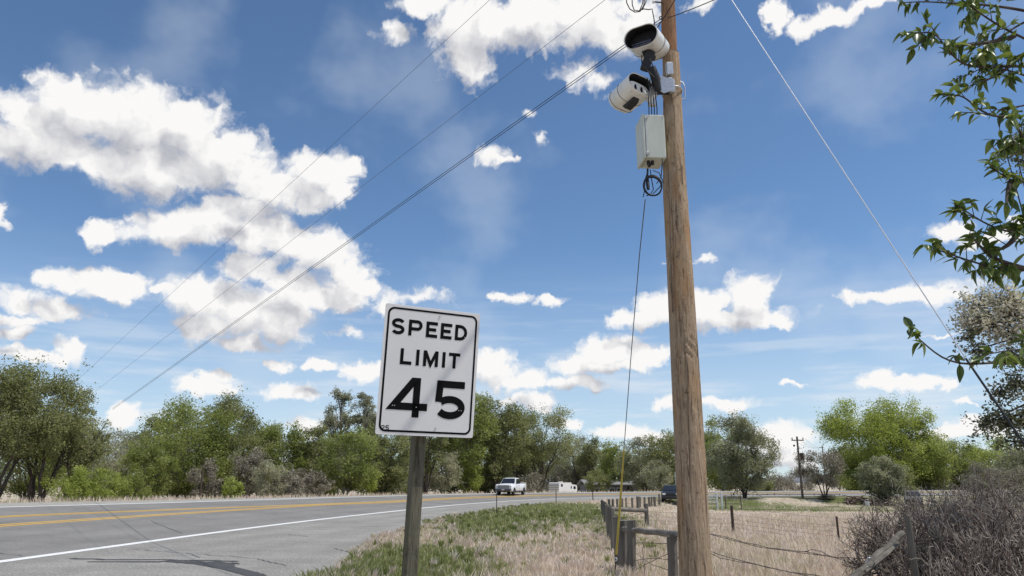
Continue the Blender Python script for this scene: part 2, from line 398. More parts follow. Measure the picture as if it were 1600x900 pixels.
# ------------------------------------------------------------------ terrain
NEAR = [(0,878.5),(100,865),(200,851),(300,837.5),(400,824.2),(520,809.5),(640,796.5),(700,790),(800,782.5),(860,779.6),(930,777.5),(1010,776),(1062,775.6)]
pl = []
for u, v in NEAR:
    r = ray(u, v); t = -EYE/r.z; pl.append((r.x*t, r.y*t))
pl = np.array(pl); cs = np.r_[0, np.cumsum(np.hypot(*np.diff(pl, axis=0).T))]
S_ = np.linspace(0, cs[-1], 90)
q = np.c_[np.interp(S_, cs, pl[:, 0]), np.interp(S_, cs, pl[:, 1])]
for _ in range(14): q[1:-1] = (q[:-2]+2*q[1:-1]+q[2:])/4
d0 = q[1]-q[0]; d0 /= np.hypot(*d0); d1 = q[-1]-q[-3]; d1 /= np.hypot(*d1)
dr = np.array([.93, .37])
ext = []; cur_ = q[-1].copy(); dd = d1.copy()
for i in range(24):
    dd = dd*.62+dr*.38; dd /= np.hypot(*dd); cur_ = cur_+dd*(2 if i < 8 else 12); ext.append(cur_.copy())
back = [q[0]-d0*k for k in (160, 80, 40, 28, 20, 14, 9, 5, 2)]
RC = np.vstack([back, q, ext])
RT = np.gradient(RC, axis=0); RT /= np.hypot(RT[:, 0], RT[:, 1])[:, None]
RN = np.c_[-RT[:, 1], RT[:, 0]]
RS = np.r_[0, np.cumsum(np.hypot(*np.diff(RC, axis=0).T))]
S0 = RS[len(back)]     # arc length where the line enters the frame
def road_sw(X, Y):
    """arc length and signed distance from the near edge line (+ = across the road)"""
    X = np.atleast_1d(np.asarray(X, float)).ravel(); Y = np.atleast_1d(np.asarray(Y, float)).ravel()
    best = np.full(len(X), 1e18); s = np.zeros(len(X)); w = np.zeros(len(X))
    for i in range(len(RC)-1):
        a = RC[i]; e = RC[i+1]-a; L2 = e@e
        t = np.clip(((X-a[0])*e[0]+(Y-a[1])*e[1])/L2, 0, 1)
        dx = X-a[0]-t*e[0]; dy = Y-a[1]-t*e[1]; dd_ = dx*dx+dy*dy
        k = dd_ < best
        if not k.any(): continue
        best[k] = dd_[k]; s[k] = RS[i]+t[k]*math.sqrt(L2)
        w[k] = np.sign(e[0]*dy[k]-e[1]*dx[k])*np.sqrt(dd_[k])
    return s, w
sN = lambda s: s-S0
def wfar(s): return np.interp(sN(s), [0, 6, 13, 24, 36, 55, 75], [13.3, 13.1, 12.6, 11.2, 10.3, 9.0, 8.0])
def wmid(s): return np.interp(sN(s), [0, 6, 12, 20, 30, 38], [8.9, 8.8, 8.3, 7.2, 5.9, 5.0])
def wmid2(s): return np.interp(sN(s), [0, 30, 38, 70], [6.2, 5.4, 4.3, 4.0])
def wsh(s): return np.interp(sN(s), [0, 20, 40, 75], [4.6, 3.2, 1.6, 1.4])
def smooth(x, a, b):
    t = np.clip((x-a)/(b-a), 0, 1); return t*t*(3-2*t)
def zt(X, Y):
    X = np.atleast_1d(np.asarray(X, float)); Y = np.atleast_1d(np.asarray(Y, float)); sh = X.shape
    s, w = road_sw(X, Y); X = X.ravel(); Y = Y.ravel()
    wf = wfar(s); ws = wsh(s)
    z = .05*np.clip(w, 0, None); z = np.minimum(z, .05*wf)+.022*np.clip(w-wf, 0, ws)
    z -= 1.5*smooth(w, wf+ws, wf+ws+14)
    fz = -.32-.45*smooth(Y, 28, 62)
    z += fz*smooth(-w, 11.4, 16.5)
    bump = .05*np.sin(X*.9+1.3)*np.cos(Y*.7)+.03*np.sin(X*2.3+Y*1.7)
    z += bump*smooth(-w, 9, 15)
    return z.reshape(sh)
def gz(x, y): return float(zt([x], [y])[0])
def gnd(u, v):
    """ground point seen at a pixel"""
    r = ray(u, v); lo, hi = 2., 400.
    ts = np.geomspace(3, 300, 500); X = r.x*ts; Y = r.y*ts; Z = EYE+r.z*ts
    below = Z < zt(X, Y)
    i = int(np.argmax(below)) if below.any() else len(ts)-1
    t = ts[i]; return Vector((r.x*t, r.y*t, EYE+r.z*t))
def structure(o): o['kind'] = 'structure'; return o

# ---- green/dry field, used by ground colour and grass blades alike
GREEN = []
for (u, v, ru, rv, g) in [(770,812,70,14,1.3),(860,798,90,12,1.2),(650,888,110,34,1.15),(600,870,50,16,1.0),(800,828,70,10,.9),(830,800,70,8,1.1),(900,792,50,6,1.0),(720,820,25,10,1.0),(600,885,50,20,.75),(560,880,30,30,.8),(700,890,50,22,.35),(850,830,60,14,.45),(800,850,70,14,.35),(890,812,40,8,.8)]:
    c0 = gnd(u, v); cx = gnd(u+ru, v); cy = gnd(u, v-rv); GREEN.append((c0.x, c0.y, (cx-c0).length, (cy-c0).length, g))
def greenness(X, Y):
    g = np.zeros(len(X))
    for (x, y, rx, ry, a) in GREEN: g = np.maximum(g, a*np.exp(-(((X-x)/rx)**2+((Y-y)/ry)**2)*.8))
    s, w = road_sw(X, Y)
    g = np.maximum(g, (.58+.25*np.sin(X*.23+Y*.4)*np.sin(Y*.21))*smooth(Y, 60, 68)*(1-smooth(Y, 92, 110))*smooth(X, 8, 16))
    g = np.maximum(g, .35*smooth(w, 14, 20))
    return g+.12*np.sin(X*1.9+Y*.6)*np.cos(Y*1.3-X*.4)

def axis_lines(a, b, near, step0, grow):
    out = [near]; x = near; st = step0
    while x < b: x += st; st *= grow; out.append(min(x, b))
    x = near; st = step0; lo_ = []
    while x > a: x -= st; st *= grow; lo_.append(max(x, a))
    return np.array(sorted(set(lo_+out)))
gx = axis_lines(-5000, 5000, 0, .65, 1.03); gy = axis_lines(-3000, 7000, 20, .65, 1.03)
GXX, GYY = np.meshgrid(gx, gy); Z = zt(GXX.ravel(), GYY.ravel())
s_, w_ = road_sw(GXX.ravel(), GYY.ravel())
Z = Z-.05*((w_ > -9.5) & (w_ < wfar(s_)+wsh(s_)-.3))        # sunk a little under the paved strip
nx, ny = len(gx), len(gy)
idx = np.arange(nx*ny).reshape(ny, nx)
Fg = np.stack([idx[:-1, :-1], idx[:-1, 1:], idx[1:, 1:], idx[1:, :-1]], -1).reshape(-1, 4)
gm = bpy.data.materials.new('dry grass earth'); gm.use_nodes = True; T = NT(gm.node_tree); T.n.clear()
b_ = T.new('ShaderNodeBsdfPrincipled'); o_ = T.new('ShaderNodeOutputMaterial'); T.l.new(b_.outputs[0], o_.inputs[0])
at_ = T.new('ShaderNodeAttribute', attribute_name='green'); co = T.new('ShaderNodeTexCoord').outputs['Object']
n1 = T.noise(co, .35, 6, .65); n2 = T.noise(T.vm('MULTIPLY', co, (1, .5, 1)), 3.5, 6, .7); n3 = T.noise(co, 22, 4, .7)
dry = T.mix(T.rng(n1, .38, .62), (.57,.465,.375), (.61,.54,.43)); dry = T.mix(T.rng(n2, .4, .7, 0, .7), dry, (.47,.39,.32))
grn = T.mix(T.rng(n2, .35, .65), (.085,.115,.035), (.16,.18,.065))
gg = T.rng(T.m('ADD', at_.outputs['Fac'], T.m('MULTIPLY', T.m('SUBTRACT', n2, .5), 1.0)), .3, .7, 0, 1, True)
colr = T.mix(gg, dry, grn); colr = T.mix(T.rng(n3, .5, .75, 0, .45), colr, (.13,.105,.08))
T.put(b_.inputs['Base Color'], colr); b_.inputs['Roughness'].default_value = 1; b_.inputs['Specular IOR Level'].default_value = .05
bn = T.new('ShaderNodeBump'); bn.inputs['Distance'].default_value = .06; T.put(bn.inputs['Height'], n3); T.l.new(bn.outputs[0], b_.inputs['Normal'])
ground = structure(np_mesh('ground', np.c_[GXX.ravel(), GYY.ravel(), Z], Fg, gm, smooth=True))
ga = ground.data.attributes.new('green', 'FLOAT', 'POINT'); ga.data.foreach_set('value', greenness(GXX.ravel(), GYY.ravel()).astype(np.float32))

# ---- asphalt edge beside the verge
EDGE = [(500,905),(548,897),(556,878),(578,858),(584,845),(640,829),(700,809),(760,800),(800,791.5),(870,785),(930,783)]
ew = []
for u, v in EDGE:
    r = ray(u, v); t = -EYE/r.z; s, w = road_sw([r.x*t], [r.y*t]); ew.append((s[0], w[0]))
ew.sort(); es = np.array([a for a, _ in ew]); ewv = np.array([b for _, b in ew])
es = np.r_[es[0]-40, es[0]-12, es, es[-1]+12]; ewv = np.r_[-9.2, -8.8, ewv, -5.2]
def wedge(s): return np.interp(s, es, ewv)
s_lo, s_hi = S0-60, RS[-1]-40
SS = np.r_[np.arange(s_lo, S0+90, .7), np.arange(S0+92, s_hi, 6)]
def strip(name, wa, wb, lift, material, parent=None, n=1, s0=None, s1=None, jag=0.):
    ss = SS if s0 is None else np.arange(s0, s1, .5)
    cx_ = np.interp(ss, RS, RC[:, 0]); cy_ = np.interp(ss, RS, RC[:, 1])
    nxx = np.interp(ss, RS, RN[:, 0]); nyy = np.interp(ss, RS, RN[:, 1]); nn = np.hypot(nxx, nyy); nxx /= nn; nyy /= nn
    wa_ = wa(ss) if callable(wa) else np.full(len(ss), float(wa)); wb_ = wb(ss) if callable(wb) else np.full(len(ss), float(wb))
    if jag: wa_ = wa_+jag*(np.sin(ss*1.7)+.6*np.sin(ss*4.1+1)+.5*np.sin(ss*9.3))
    V = []
    for k in range(n+1):
        w = wa_+(wb_-wa_)*k/n; wf = wfar(ss); X = cx_+nxx*w; Y = cy_+nyy*w
        z = .05*np.clip(w, 0, None); z = np.minimum(z, .05*wf)+.022*np.clip(w-wf, 0, wsh(ss))
        V.append(np.c_[X, Y, z+lift])
    Wv = np.stack([wa_+(wb_-wa_)*k/n for k in range(n+1)], 1).ravel()
    V = np.stack(V, 1); L = len(ss); I = np.arange(L*(n+1)).reshape(L, n+1)
    Fq = np.stack([I[:-1, :-1], I[1:, :-1], I[1:, 1:], I[:-1, 1:]], -1).reshape(-1, 4)[:, ::-1]
    o = np_mesh(name, V.reshape(-1, 3), Fq, material, parent); a_ = o.data.attributes.new('lane', 'FLOAT', 'POINT'); a_.data.foreach_set('value', Wv.astype(np.float32)); return o
shoulder = structure(strip('road_shoulder', wedge, .0, .004, M['chipseal'], n=8, jag=.09))
road = structure(strip('road', -.0, wfar, .006, M['asphalt'], n=12))
verge = structure(strip('gravel_verge', wfar, lambda s: wfar(s)+wsh(s), .004, M['gravel'], n=3))
LW = .11
lines = [('edge_line', -.15, .15, M['white_paint']),
         ('edge_line', lambda s: wfar(s)-.48, lambda s: wfar(s)-.20, M['white_paint']),
         ('centre_line', lambda s: wmid2(s)-.33, lambda s: wmid2(s)-.13, M['yellow_paint']),
         ('centre_line', lambda s: wmid2(s)+.06, lambda s: wmid2(s)+.26, M['yellow_paint']),
         ('centre_line', lambda s: wmid(s)-.28, lambda s: wmid(s)-.08, M['yellow_paint']),
         ('centre_line', lambda s: wmid(s)+.08, lambda s: wmid(s)+.28, M['yellow_paint'])]
for nm, a, b, mt in lines: strip(nm, a, b, .011, mt, road, n=1)
def ribbon(name, pix, width, material, parent, lift=.010):
    P = []
    for u, v in pix:
        g_ = gnd(u, v); P.append(g_)
    V = []; Fq = []
    m_ = len(P); ws = width if isinstance(width, (list, tuple)) else [width]*m_
    for i, p_ in enumerate(P):
        t_ = P[min(i+1, m_-1)]-P[max(i-1, 0)]; n_ = Vector((-t_.y, t_.x, 0)).normalized()
        for sgn in (-1, 1):
            x, y = p_.x+n_.x*sgn*ws[i]/2, p_.y+n_.y*sgn*ws[i]/2
            _, w = road_sw([x], [y]); V.append((x, y, max(0, .05*float(w[0]))+lift))
        if i: Fq.append((2*i-2, 2*i-1, 2*i+1, 2*i))
    return np_mesh(name, V, Fq, material, parent)
def dens(pix, n=6, wob=.35, seed=1):
    rr = random.Random(seed); out = []
    for (a, b), (c, d_) in zip(pix, pix[1:]):
        for k in range(n): t_ = k/n; out.append((a+(c-a)*t_, b+(d_-b)*t_+rr.uniform(-wob, wob)))
    return out+[pix[-1]]
ribbon('dark_streak', dens([(112,873.6),(170,875.5),(250,876),(330,877),(368,878.5)], 6, .12, 1), .16, M['dark_mark'], shoulder)  # thin dark curved strips laid just above the shoulder surface
ribbon('dark_streak', dens([(136,878.6),(200,879),(260,878.4),(310,881.5),(355,889),(385,896),(402,901)], 6, .12, 2), [.10+.010*min(k, 24) for k in range(37)], M['dark_mark'], shoulder, .012)
ribbon('dark_streak', dens([(290,878.2),(330,880.5),(350,884),(358,888)], 5, .1, 3), [.1,.16,.22,.28,.34,.38,.4,.42,.42,.4,.38,.36,.34,.3,.25,.2], M['dark_mark'], shoulder, .014)
ribbon('dark_streak', dens([(330,880),(373,882.2)], 6, .1, 4), .10, M['dark_mark'], shoulder, .016)
for i, pp in enumerate([[(200,858.5),(260,863),(330,868.5),(400,873.5)],[(450,836),(470,838),(482,839.5)],[(400,874),(420,879),(447,884.5)],[(236,815),(262,826),(285,834)],[(0,866),(40,870)],[(520,858),(548,864)],[(300,868),(312,872)]]):
    ribbon('crack', dens(pp, 7, .5, 10+i), .028, M['tar'], shoulder if i != 3 else road, .0145)

# ---- far hills on the horizon
hv = []; hf = []; N = 90
for i in range(N+1):
    a = -1.1+2.2*i/N; R_ = 4200+300*math.sin(i*.7)
    hgt = 26+7*math.sin(i*.23)+4*math.sin(i*.61+1)+2*math.sin(i*1.7)
    for (rr, zz) in ((R_-500, -6), (R_-150, hgt*.6), (R_, hgt), (R_+900, hgt*.7), (R_+1500, -6)):
        hv.append((math.sin(a)*rr, math.cos(a)*rr, zz))
for i in range(N):
    for k in range(4): hf.append((i*5+k, i*5+5+k, i*5+6+k, i*5+1+k))
structure(np_mesh('hills', hv, hf, M['hill'], smooth=True))
# ================================================================== speed limit sign
SGN = thing('speed_limit_sign', 'white and black speed limit 45 sign on a grey wooden post at the road shoulder', 'road sign')
yaw, tilt = math.radians(26.57), math.radians(5.65)
yaw_m = Matrix.Rotation(yaw, 4, 'Z') @ Matrix.Rotation(tilt*.5, 4, 'Y')
sign_m = Matrix.Translation((-.492, 4.415, 2.244)) @ Matrix.Rotation(yaw, 4, 'Z') @ Matrix.Rotation(tilt, 4, 'X') @ Matrix.Rotation(math.radians(.6), 4, 'Y')
SW, SH = .61, .762
def rrect(w, h, r, n=6):
    P = []
    for cx_, cy_, a0 in ((w/2-r, h/2-r, 0), (-w/2+r, h/2-r, 90), (-w/2+r, -h/2+r, 180), (w/2-r, -h/2+r, 270)):
        for k in range(n+1):
            a = math.radians(a0+90*k/n); P.append((cx_+r*math.cos(a), cy_+r*math.sin(a)))
    return P
def sx_(fx): return (fx-.5)*SW
def sz_(fy): return (.5-fy)*SH
# panel: slightly bevelled sheet
mb = MB(); P = rrect(SW, SH, .012); n = len(P)
V = [(x, y_, z) for (y_, k) in ((-.0010, .9985), (-.0005, 1), (.0012, 1), (.0016, .998)) for (x, z) in [(a*k, b*k) for a, b in P]]
Fs = [tuple(range(n))[::-1][::-1], tuple(range(4*n-1, 3*n-1, -1))]
for r_ in range(3):
    for i in range(n): Fs.append((r_*n+i, r_*n+(i+1) % n, r_*n+n+(i+1) % n, r_*n+n+i))
mb.add(V, Fs); panel = mb.xf(sign_m).build('panel', M['alu'], SGN)
def flat_ring(outer, inner, y):
    n = len(outer); V = [(a, y, b) for a, b in outer]+[(a, y, b) for a, b in inner]
    return V, [(i, (i+1) % n, n+(i+1) % n, n+i) for i in range(n)]
mb = MB(); mb.add(*flat_ring(rrect(SW-.034, SH-.034, .040, 8), rrect(SW-.058, SH-.058, .030, 8), -.0022)); mb.xf(sign_m).build('border', M['black_ink'], panel)
zoff = [0]
def stroke(mb, pts, w, closed=False):
    """a flat ribbon of width w with mitred joints, in sign coordinates"""
    raw = [Vector((a, b)) for a, b in pts]; pts = [raw[0]]
    for q_ in raw[1:]:
        if (q_-pts[-1]).length > w*.06: pts.append(q_)
    m_ = len(pts); V = []; y = -.0022-.00012*(zoff[0] % 6); zoff[0] += 1
    for i in range(m_):
        pa = pts[i-1] if (i or closed) else None; pb = pts[(i+1) % m_] if (i < m_-1 or closed) else None
        t1 = (pts[i]-pa).normalized() if pa is not None else None; t2 = (pb-pts[i]).normalized() if pb is not None else None
        if t1 is None: t1 = t2
        if t2 is None: t2 = t1
        n1_ = Vector((-t1.y, t1.x)); n2_ = Vector((-t2.y, t2.x)); nn = (n1_+n2_)
        nn = nn.normalized() if nn.length > 1e-6 else n1_
        k = 1/max(.35, nn.dot(n1_))
        for sg in (1, -1): c = pts[i]+nn*sg*w/2*k; V.append((c.x, y, c.y))
    Fs = [(2*i, 2*((i+1) % m_), 2*((i+1) % m_)+1, 2*i+1) for i in range(m_ if closed else m_-1)]
    mb.add(V, Fs)
def arc(cx, cy, rx, ry, a0, a1, n=12):
    return [(cx+rx*math.cos(math.radians(a0+(a1-a0)*k/n)), cy+ry*math.sin(math.radians(a0+(a1-a0)*k/n))) for k in range(n+1)]
def glyph(ch, x0, x1, y0, y1, w):
    """one letter between x0..x1, y0 (bottom)..y1 (top)"""
    mb = MB(); h = w/2; l, r, b, t = x0+h, x1-h, y0+h, y1-h; mid = (b+t)/2; W_ = r-l; H_ = t-b
    S = lambda *a, **k: stroke(mb, *a, **k)
    if ch == 'S':
        ry = H_/4
        S(arc((l+r)/2, t-ry, W_/2, ry, 22, 180, 14)+arc((l+r)/2, t-ry, W_/2, ry, 195, 250, 4)+arc((l+r)/2, b+ry, W_/2, ry, 70, 15, 4)+arc((l+r)/2, b+ry, W_/2, ry, 0, -158, 14), w)
    elif ch == 'P':
        q = H_*.29; S([(l, y0), (l, t), (r-q, t)]+arc(r-q, t-q, q, q, 80, -80, 10)+[(r-q, t-2*q), (l+h, t-2*q)], w)
    elif ch == 'E':
        S([(x1, t), (l, t), (l, b), (x1, b)], w); S([(l+h, mid), (x1-.12*(x1-x0), mid)], w)
    elif ch == 'D':
        q = min(W_*.62, H_/2); S([(l, b), (l, t), (r-q, t)]+arc(r-q, t-q, q, q, 80, 0, 7)+[(r, b+q)]+arc(r-q, b+q, q, q, 0, -80, 7)+[(r-q, b)], w, closed=True)
    elif ch == 'L': S([(l, y1), (l, b), (x1, b)], w)
    elif ch == 'I': S([((x0+x1)/2, y0), ((x0+x1)/2, y1)], w)
    elif ch == 'M':
        S([(l, y0), (l, y1)], w); S([(r, y0), (r, y1)], w); S([(l+h*.2, y1-h*.4), ((l+r)/2, y0+.12*(y1-y0)), (r-h*.2, y1-h*.4)], w*.95)
    elif ch == 'T': S([(x0, t), (x1, t)], w); S([((x0+x1)/2, t-h), ((x0+x1)/2, y0)], w)
    elif ch == '4':
        xs_ = x0+(x1-x0)*.78-h; yb = y0+(y1-y0)*.27
        S([(xs_, y0), (xs_, t+h*.2), (xs_-h*1.1, t+h*.2), (l-h*.3, yb), (x1, yb)], w)
    elif ch == '5':
        ry = (y1-y0)*.305-h; cyc = b+ry; rx = W_/2; c0 = (l+r)/2; ys = cyc+ry*.62
        S([(x1-.04*(x1-x0), t), (l+h*.30, t), (l+h*.05, ys)], w); S(arc(c0, cyc, rx, ry, 142, -148, 24), w)
    elif ch == '2':
        q = H_*.27; S(arc((l+r)/2, t-q, W_/2, q, 170, -30, 12)+[(l, b), (x1, b)], w)
    return mb
def word(text, fx, fy, w):
    for ch, (a, b) in zip(text, fx):
        glyph(ch, sx_(a), sx_(b), sz_(fy[1]), sz_(fy[0]), w).xf(sign_m).build('digit' if ch.isdigit() else 'letter', M['black_ink'], panel)
word('SPEED', [(.075,.207),(.247,.389),(.428,.548),(.582,.702),(.736,.868)], (.108,.234), .0200)
word('LIMIT', [(.185,.302),(.346,.379),(.42,.576),(.619,.652),(.687,.809)], (.338,.462), .0200)
word('45', [(.126,.496),(.572,.893)], (.563,.862), .0430)
word('25', [(.052,.088),(.095,.131)], (.930,.966), .0048)
for (fx, fy) in ((.146,.778),(.166,.778),(.385,.783),(.83,.79),(.855,.79),(.845,.205)):
    mb = MB(); mb.tube([(sx_(fx), -.0028, sz_(fy)), (sx_(fx), -.0034, sz_(fy))], .0028, 8); mb.xf(sign_m).build('rivet', M['bolt'], panel)
# post, standing behind the panel on two spacers
pt = at(659, 690, 4.50); pb_ = at(645.5, 900, 4.50); ax = (pt-pb_).normalized()
zb = gz(pb_.x, 4.5)-.3; zt_ = 2.56
ptop = pb_+ax*((zt_-pb_.z)/ax.z); pbot = pb_+ax*((zb-pb_.z)/ax.z)
rotp = Matrix.Rotation(yaw, 3, 'Z') @ Matrix.Rotation(tilt*.8, 3, 'Y')
mb = MB(); K = 26; hw_ = .0385; rr_ = random.Random(5)
P8 = rrect(2*hw_, 2*hw_, .013, 3); V = []; m8 = len(P8)
offy = rotp@Vector((0, .075, 0))
for k in range(K+1):
    c = pbot.lerp(ptop, k/K)+offy*.85
    for j, (a, b) in enumerate(P8):
        dd_ = 1+.012*math.sin(j*1.3+k*.5)+.01*rr_.uniform(-1, 1); v3 = Matrix.Rotation(yaw, 3, 'Z')@Vector((a*dd_, b*dd_, 0)); V.append(c+v3)
Fs = [tuple(range(m8))[::-1], tuple(range(K*m8, K*m8+m8))]+[(k*m8+i, k*m8+(i+1) % m8, k*m8+m8+(i+1) % m8, k*m8+m8+i) for k in range(K) for i in range(m8)]
mb.add(V, Fs, smooth=True); mb.build('post', M['post'], SGN)
ctr = Vector((-.492, 4.415, 2.244))
for dz in (-.27, .27):
    mb = MB(); mb.box((.045, .012, dz), (.05, .019, .03), None, .003); mb.xf(sign_m).build('spacer', M['galv'], SGN)
for (fx, fy) in ((.565, .055), (.60, .935)):
    mb = MB(); mb.tube([(sx_(fx), -.0015, sz_(fy)), (sx_(fx), -.006, sz_(fy))], .006, 6); mb.xf(sign_m).build('bolt', M['bolt'], SGN)

# cable that crosses overhead and throws the thin diagonal shadow on the sign
def on_sign(u, v):
    nl = sign_m.to_3x3()@Vector((0, 1, 0)); r = ray(u, v); t = nl.dot(ctr-Vector((0, 0, EYE)))/nl.dot(r); return Vector((r.x*t, r.y*t, EYE+r.z*t))
A_, B_ = on_sign(744, 520), on_sign(637, 668)
ta = 3.3; tb = ta+(A_.z-B_.z)/SUN.z; PA, PB = A_+SUN*ta, B_+SUN*tb; dv = (PA-PB).normalized(); tp = Vector((2.0, 8.55, 11.6))
PA2 = PA+dv*.35; PB2 = PB-dv*.35
cp = [tp.lerp(PA2, k/12) for k in range(12)]+[PA2.lerp(PB2, k/4) for k in range(4)]+[PB2-dv*k*1.5+Vector((0, 0, .02*k*k)) for k in range(12)]
mb = MB(); mb.tube([q_-tp for q_ in cp], .013, 6)
oc = mb.build('overhead_cable', M['black_cable'], None, tp); tag(oc, 'thick black service cable running overhead from the pole past the speed limit sign', 'cable')

# ================================================================== the big utility pole with its splice
PY = 8.4
pc = {}
def pole_axis(v, edges): return at((edges[0]+edges[1])/2, v, PY)
ctl = []
for v, a, b in ((900,1062,1112),(600,1050,1094),(300,1037,1073.5),(84,1036.5,1060)):
    c = at((a+b)/2, v, PY); dep = c.y*CP+(c.z-EYE)*SP; ctl.append((c.z, c.x, (b-a)/2*dep/F_PX))
ctl.sort(); cz, cxs, crs = zip(*ctl)
UP = thing('utility_pole', 'tall brown wooden utility pole carrying the two white traffic cameras', 'utility pole', (float(np.interp(0, cz, cxs)), PY, gz(2.3, PY)))
base = UP.location.copy()
zlo, zhi = base.z-.4, ctl[-1][0]
NR, NS = 260, 120; rr_ = random.Random(3); V = []
kn = [(rr_.uniform(.5, 6.6), rr_.uniform(0, 2*PI), rr_.uniform(.03, .06)) for _ in range(20)]
kn += [(2.35, -PI/2+.12, .05), (1.75, -PI/2-.2, .045), (.9, -PI/2+.5, .04), (2.95, -PI/2-.5, .045), (4.5, -PI/2, .04), (5.3, -PI/2+.3, .05)]
checks = [(rr_.uniform(0, 2*PI), rr_.uniform(0, 5), rr_.uniform(1, 3), rr_.uniform(.0, .6)) for _ in range(16)]
for k in range(NR+1):
    z = zlo+(zhi-zlo)*k/NR; cx_ = np.interp(z, cz, cxs) if z > cz[0] else cxs[0]+(z-cz[0])*(cxs[1]-cxs[0])/(cz[1]-cz[0])
    r0 = np.interp(z, cz, crs)
    for j in range(NS):
        a = 2*PI*j/NS; dr_ = .0035*math.sin(a*3+z*1.1)+.0025*math.sin(a*7+z*2.3)+rr_.uniform(-.0012, .0012)
        for (kz, ka, kr) in kn:
            dz_ = (z-kz); da = (a-ka+PI) % (2*PI)-PI; d2 = (dz_/kr)**2+(da*r0/kr)**2
            if d2 < 4: dr_ += .010*math.exp(-d2*1.5)-.014*math.exp(-d2*9)
        for (ca, z0, ln_, wv_) in checks:
            if z0 < z < z0+ln_:
                da = (a-ca-.05*math.sin(z*3)+PI) % (2*PI)-PI
                if abs(da) < .06: dr_ -= .024*(1-abs(da)/.06)*math.sin(PI*(z-z0)/ln_)
        if 2.96 < z < 3.20 and abs((a-(-PI/2+.35)+PI) % (2*PI)-PI) < .55:   # spur gouges
            dr_ -= .016*max(0, math.sin((a*1.4+z*9)*6))**2
        V.append((cx_+math.cos(a)*(r0+dr_)-base.x, math.sin(a)*(r0+dr_), z-base.z))
Fs = np.array([(k*NS+i, k*NS+(i+1) % NS, k*NS+NS+(i+1) % NS, k*NS+NS+i) for k in range(NR) for i in range(NS)])
shaft = np_mesh('shaft', V, Fs, M['pole'], UP, smooth=True)
top_c = Vector((cxs[-1]-base.x, 0, zhi-base.z)); r_top = crs[-1]
mb = MB(); ringp = [(top_c.x+math.cos(2*PI*j/24)*r_top*1.01, math.sin(2*PI*j/24)*r_top*1.01, top_c.z+.002) for j in range(24)]
mb.add(ringp, [tuple(range(24))]); mb.build('shaft_top', M['pole'], UP)
# upper length strapped behind and to the left of the cut-off top
u0 = at(1047.5, 120, PY+.20); u1 = at(1043.5, 0, PY+.20); ud = (u1-u0).normalized(); u2 = u0+ud*4.6; u0 = u0-ud*.5
pts = [(u0.lerp(u2, k/40)-base) for k in range(41)]
mb = MB(); mb.tube(pts, [.098-.012*k/40+.002*math.sin(k*.9) for k in range(41)], 20); mb.build('upper_shaft', M['pole_red'], UP)
def hw(name, mb, mat_, par=UP): return mb.build(name, mat_, par)
L = lambda u, v, Y: at(u, v, Y)-base
# splice bands, galvanised bracket and box clamp on the pole face
for zz in (zhi-.55, zhi-.09):
    c_ = Vector((float(np.interp(zz, cz, cxs))-base.x, .03, zz-base.z)); rb = float(np.interp(zz, cz, crs))+.012
    ring_ = [c_+Vector((math.cos(2*PI*j/28)*rb, math.sin(2*PI*j/28)*(rb+.05)-.02, 0)) for j in range(28)]
    if zz < zhi-.3: mb = MB(); mb.tube(ring_, .009, 5, closed=True); hw('strap', mb, M['galv'])
bc = L(1046, 108, PY-.17); mb = MB(); mb.box(bc, (.085, .06, .17), None, .008); hw('junction_box', mb, M['galv'])
bc2 = L(1047, 134, PY-.165)
mb = MB(); mb.box(bc2, (.055, .07, .20), None, .006); hw('bracket_clamp', mb, M['galv'])
mb = MB(); mb.box(bc2+Vector((.045, .01, 0)), (.028, .05, .18), None, .005); hw('bracket_clamp', mb, M['galv'])
pa_ = L(1031, 118, PY-.20); pbk = L(1043, 138, PY-.18)
mb = MB(); mb.prism([(-.02, .10), (.16, .02), (.16, -.13), (.05, -.16), (-.02, -.10)], -.006, .006, 'y')
mb.xf(Matrix.Translation(L(1030, 128, PY-.24)) @ Matrix.Rotation(-.15, 4, 'Z')); hw('bracket_plate', mb, M['galv'])
mb = MB(); mb.box(L(1037, 144, PY-.19), (.15, .10, .022), None, .004); hw('bracket_shelf', mb, M['trim'])
mb = MB(); mb.tube([L(1030, 123, PY-.26), L(1030, 123, PY-.235)], .017, 8); hw('bolt', mb, M['steel_dark'])
mb = MB(); mb.tube([L(1031, 137, PY-.26), L(1031, 137, PY-.235)], .014, 8); hw('bolt', mb, M['steel_dark'])
# ground wire on the right, staples, bolts
mb = MB(); mb.tube([L(1062, 127, PY), L(1067, 129, PY), L(1070, 136, PY), L(1070.5, 150, PY), L(1069, 154, PY), L(1062, 156, PY)], .007, 6); hw('ground_wire', mb, M['galv'])
mb = MB(); mb.tube([L(1036, 4, PY), L(1022, 3, PY), L(1021, 3, PY)], .010, 6); hw('through_bolt', mb, M['steel_dark'])
mb = MB(); mb.tube([L(1022.5, 3, PY), L(1019.5, 3, PY)], .022, 8); hw('insulator', mb, M['cam_white'])
mb = MB(); mb.tube([L(1033+3*math.cos(t_*.785), 28+2.4*math.sin(t_*.785), PY-.05) for t_ in range(8)], .007, 5, closed=True); hw('eye_bolt', mb, M['steel_dark'])
mb = MB(); mb.tube([L(1050, 256, PY-.145), L(1051.5, 254, PY-.155), L(1053, 256, PY-.145), L(1053, 259, PY-.14)], .005, 5); hw('staple', mb, M['steel_dark'])
for (u_, v_) in ((1052, 330), (1058, 402), (1049, 455), (1072, 610), (1066, 705), (1090, 770), (1080, 842), (1060, 500)):
    mb = MB(); mb.tube([L(u_, v_, PY-.20), L(u_, v_, PY-.11)], .006, 6); hw('nail', mb, M['steel_dark'])
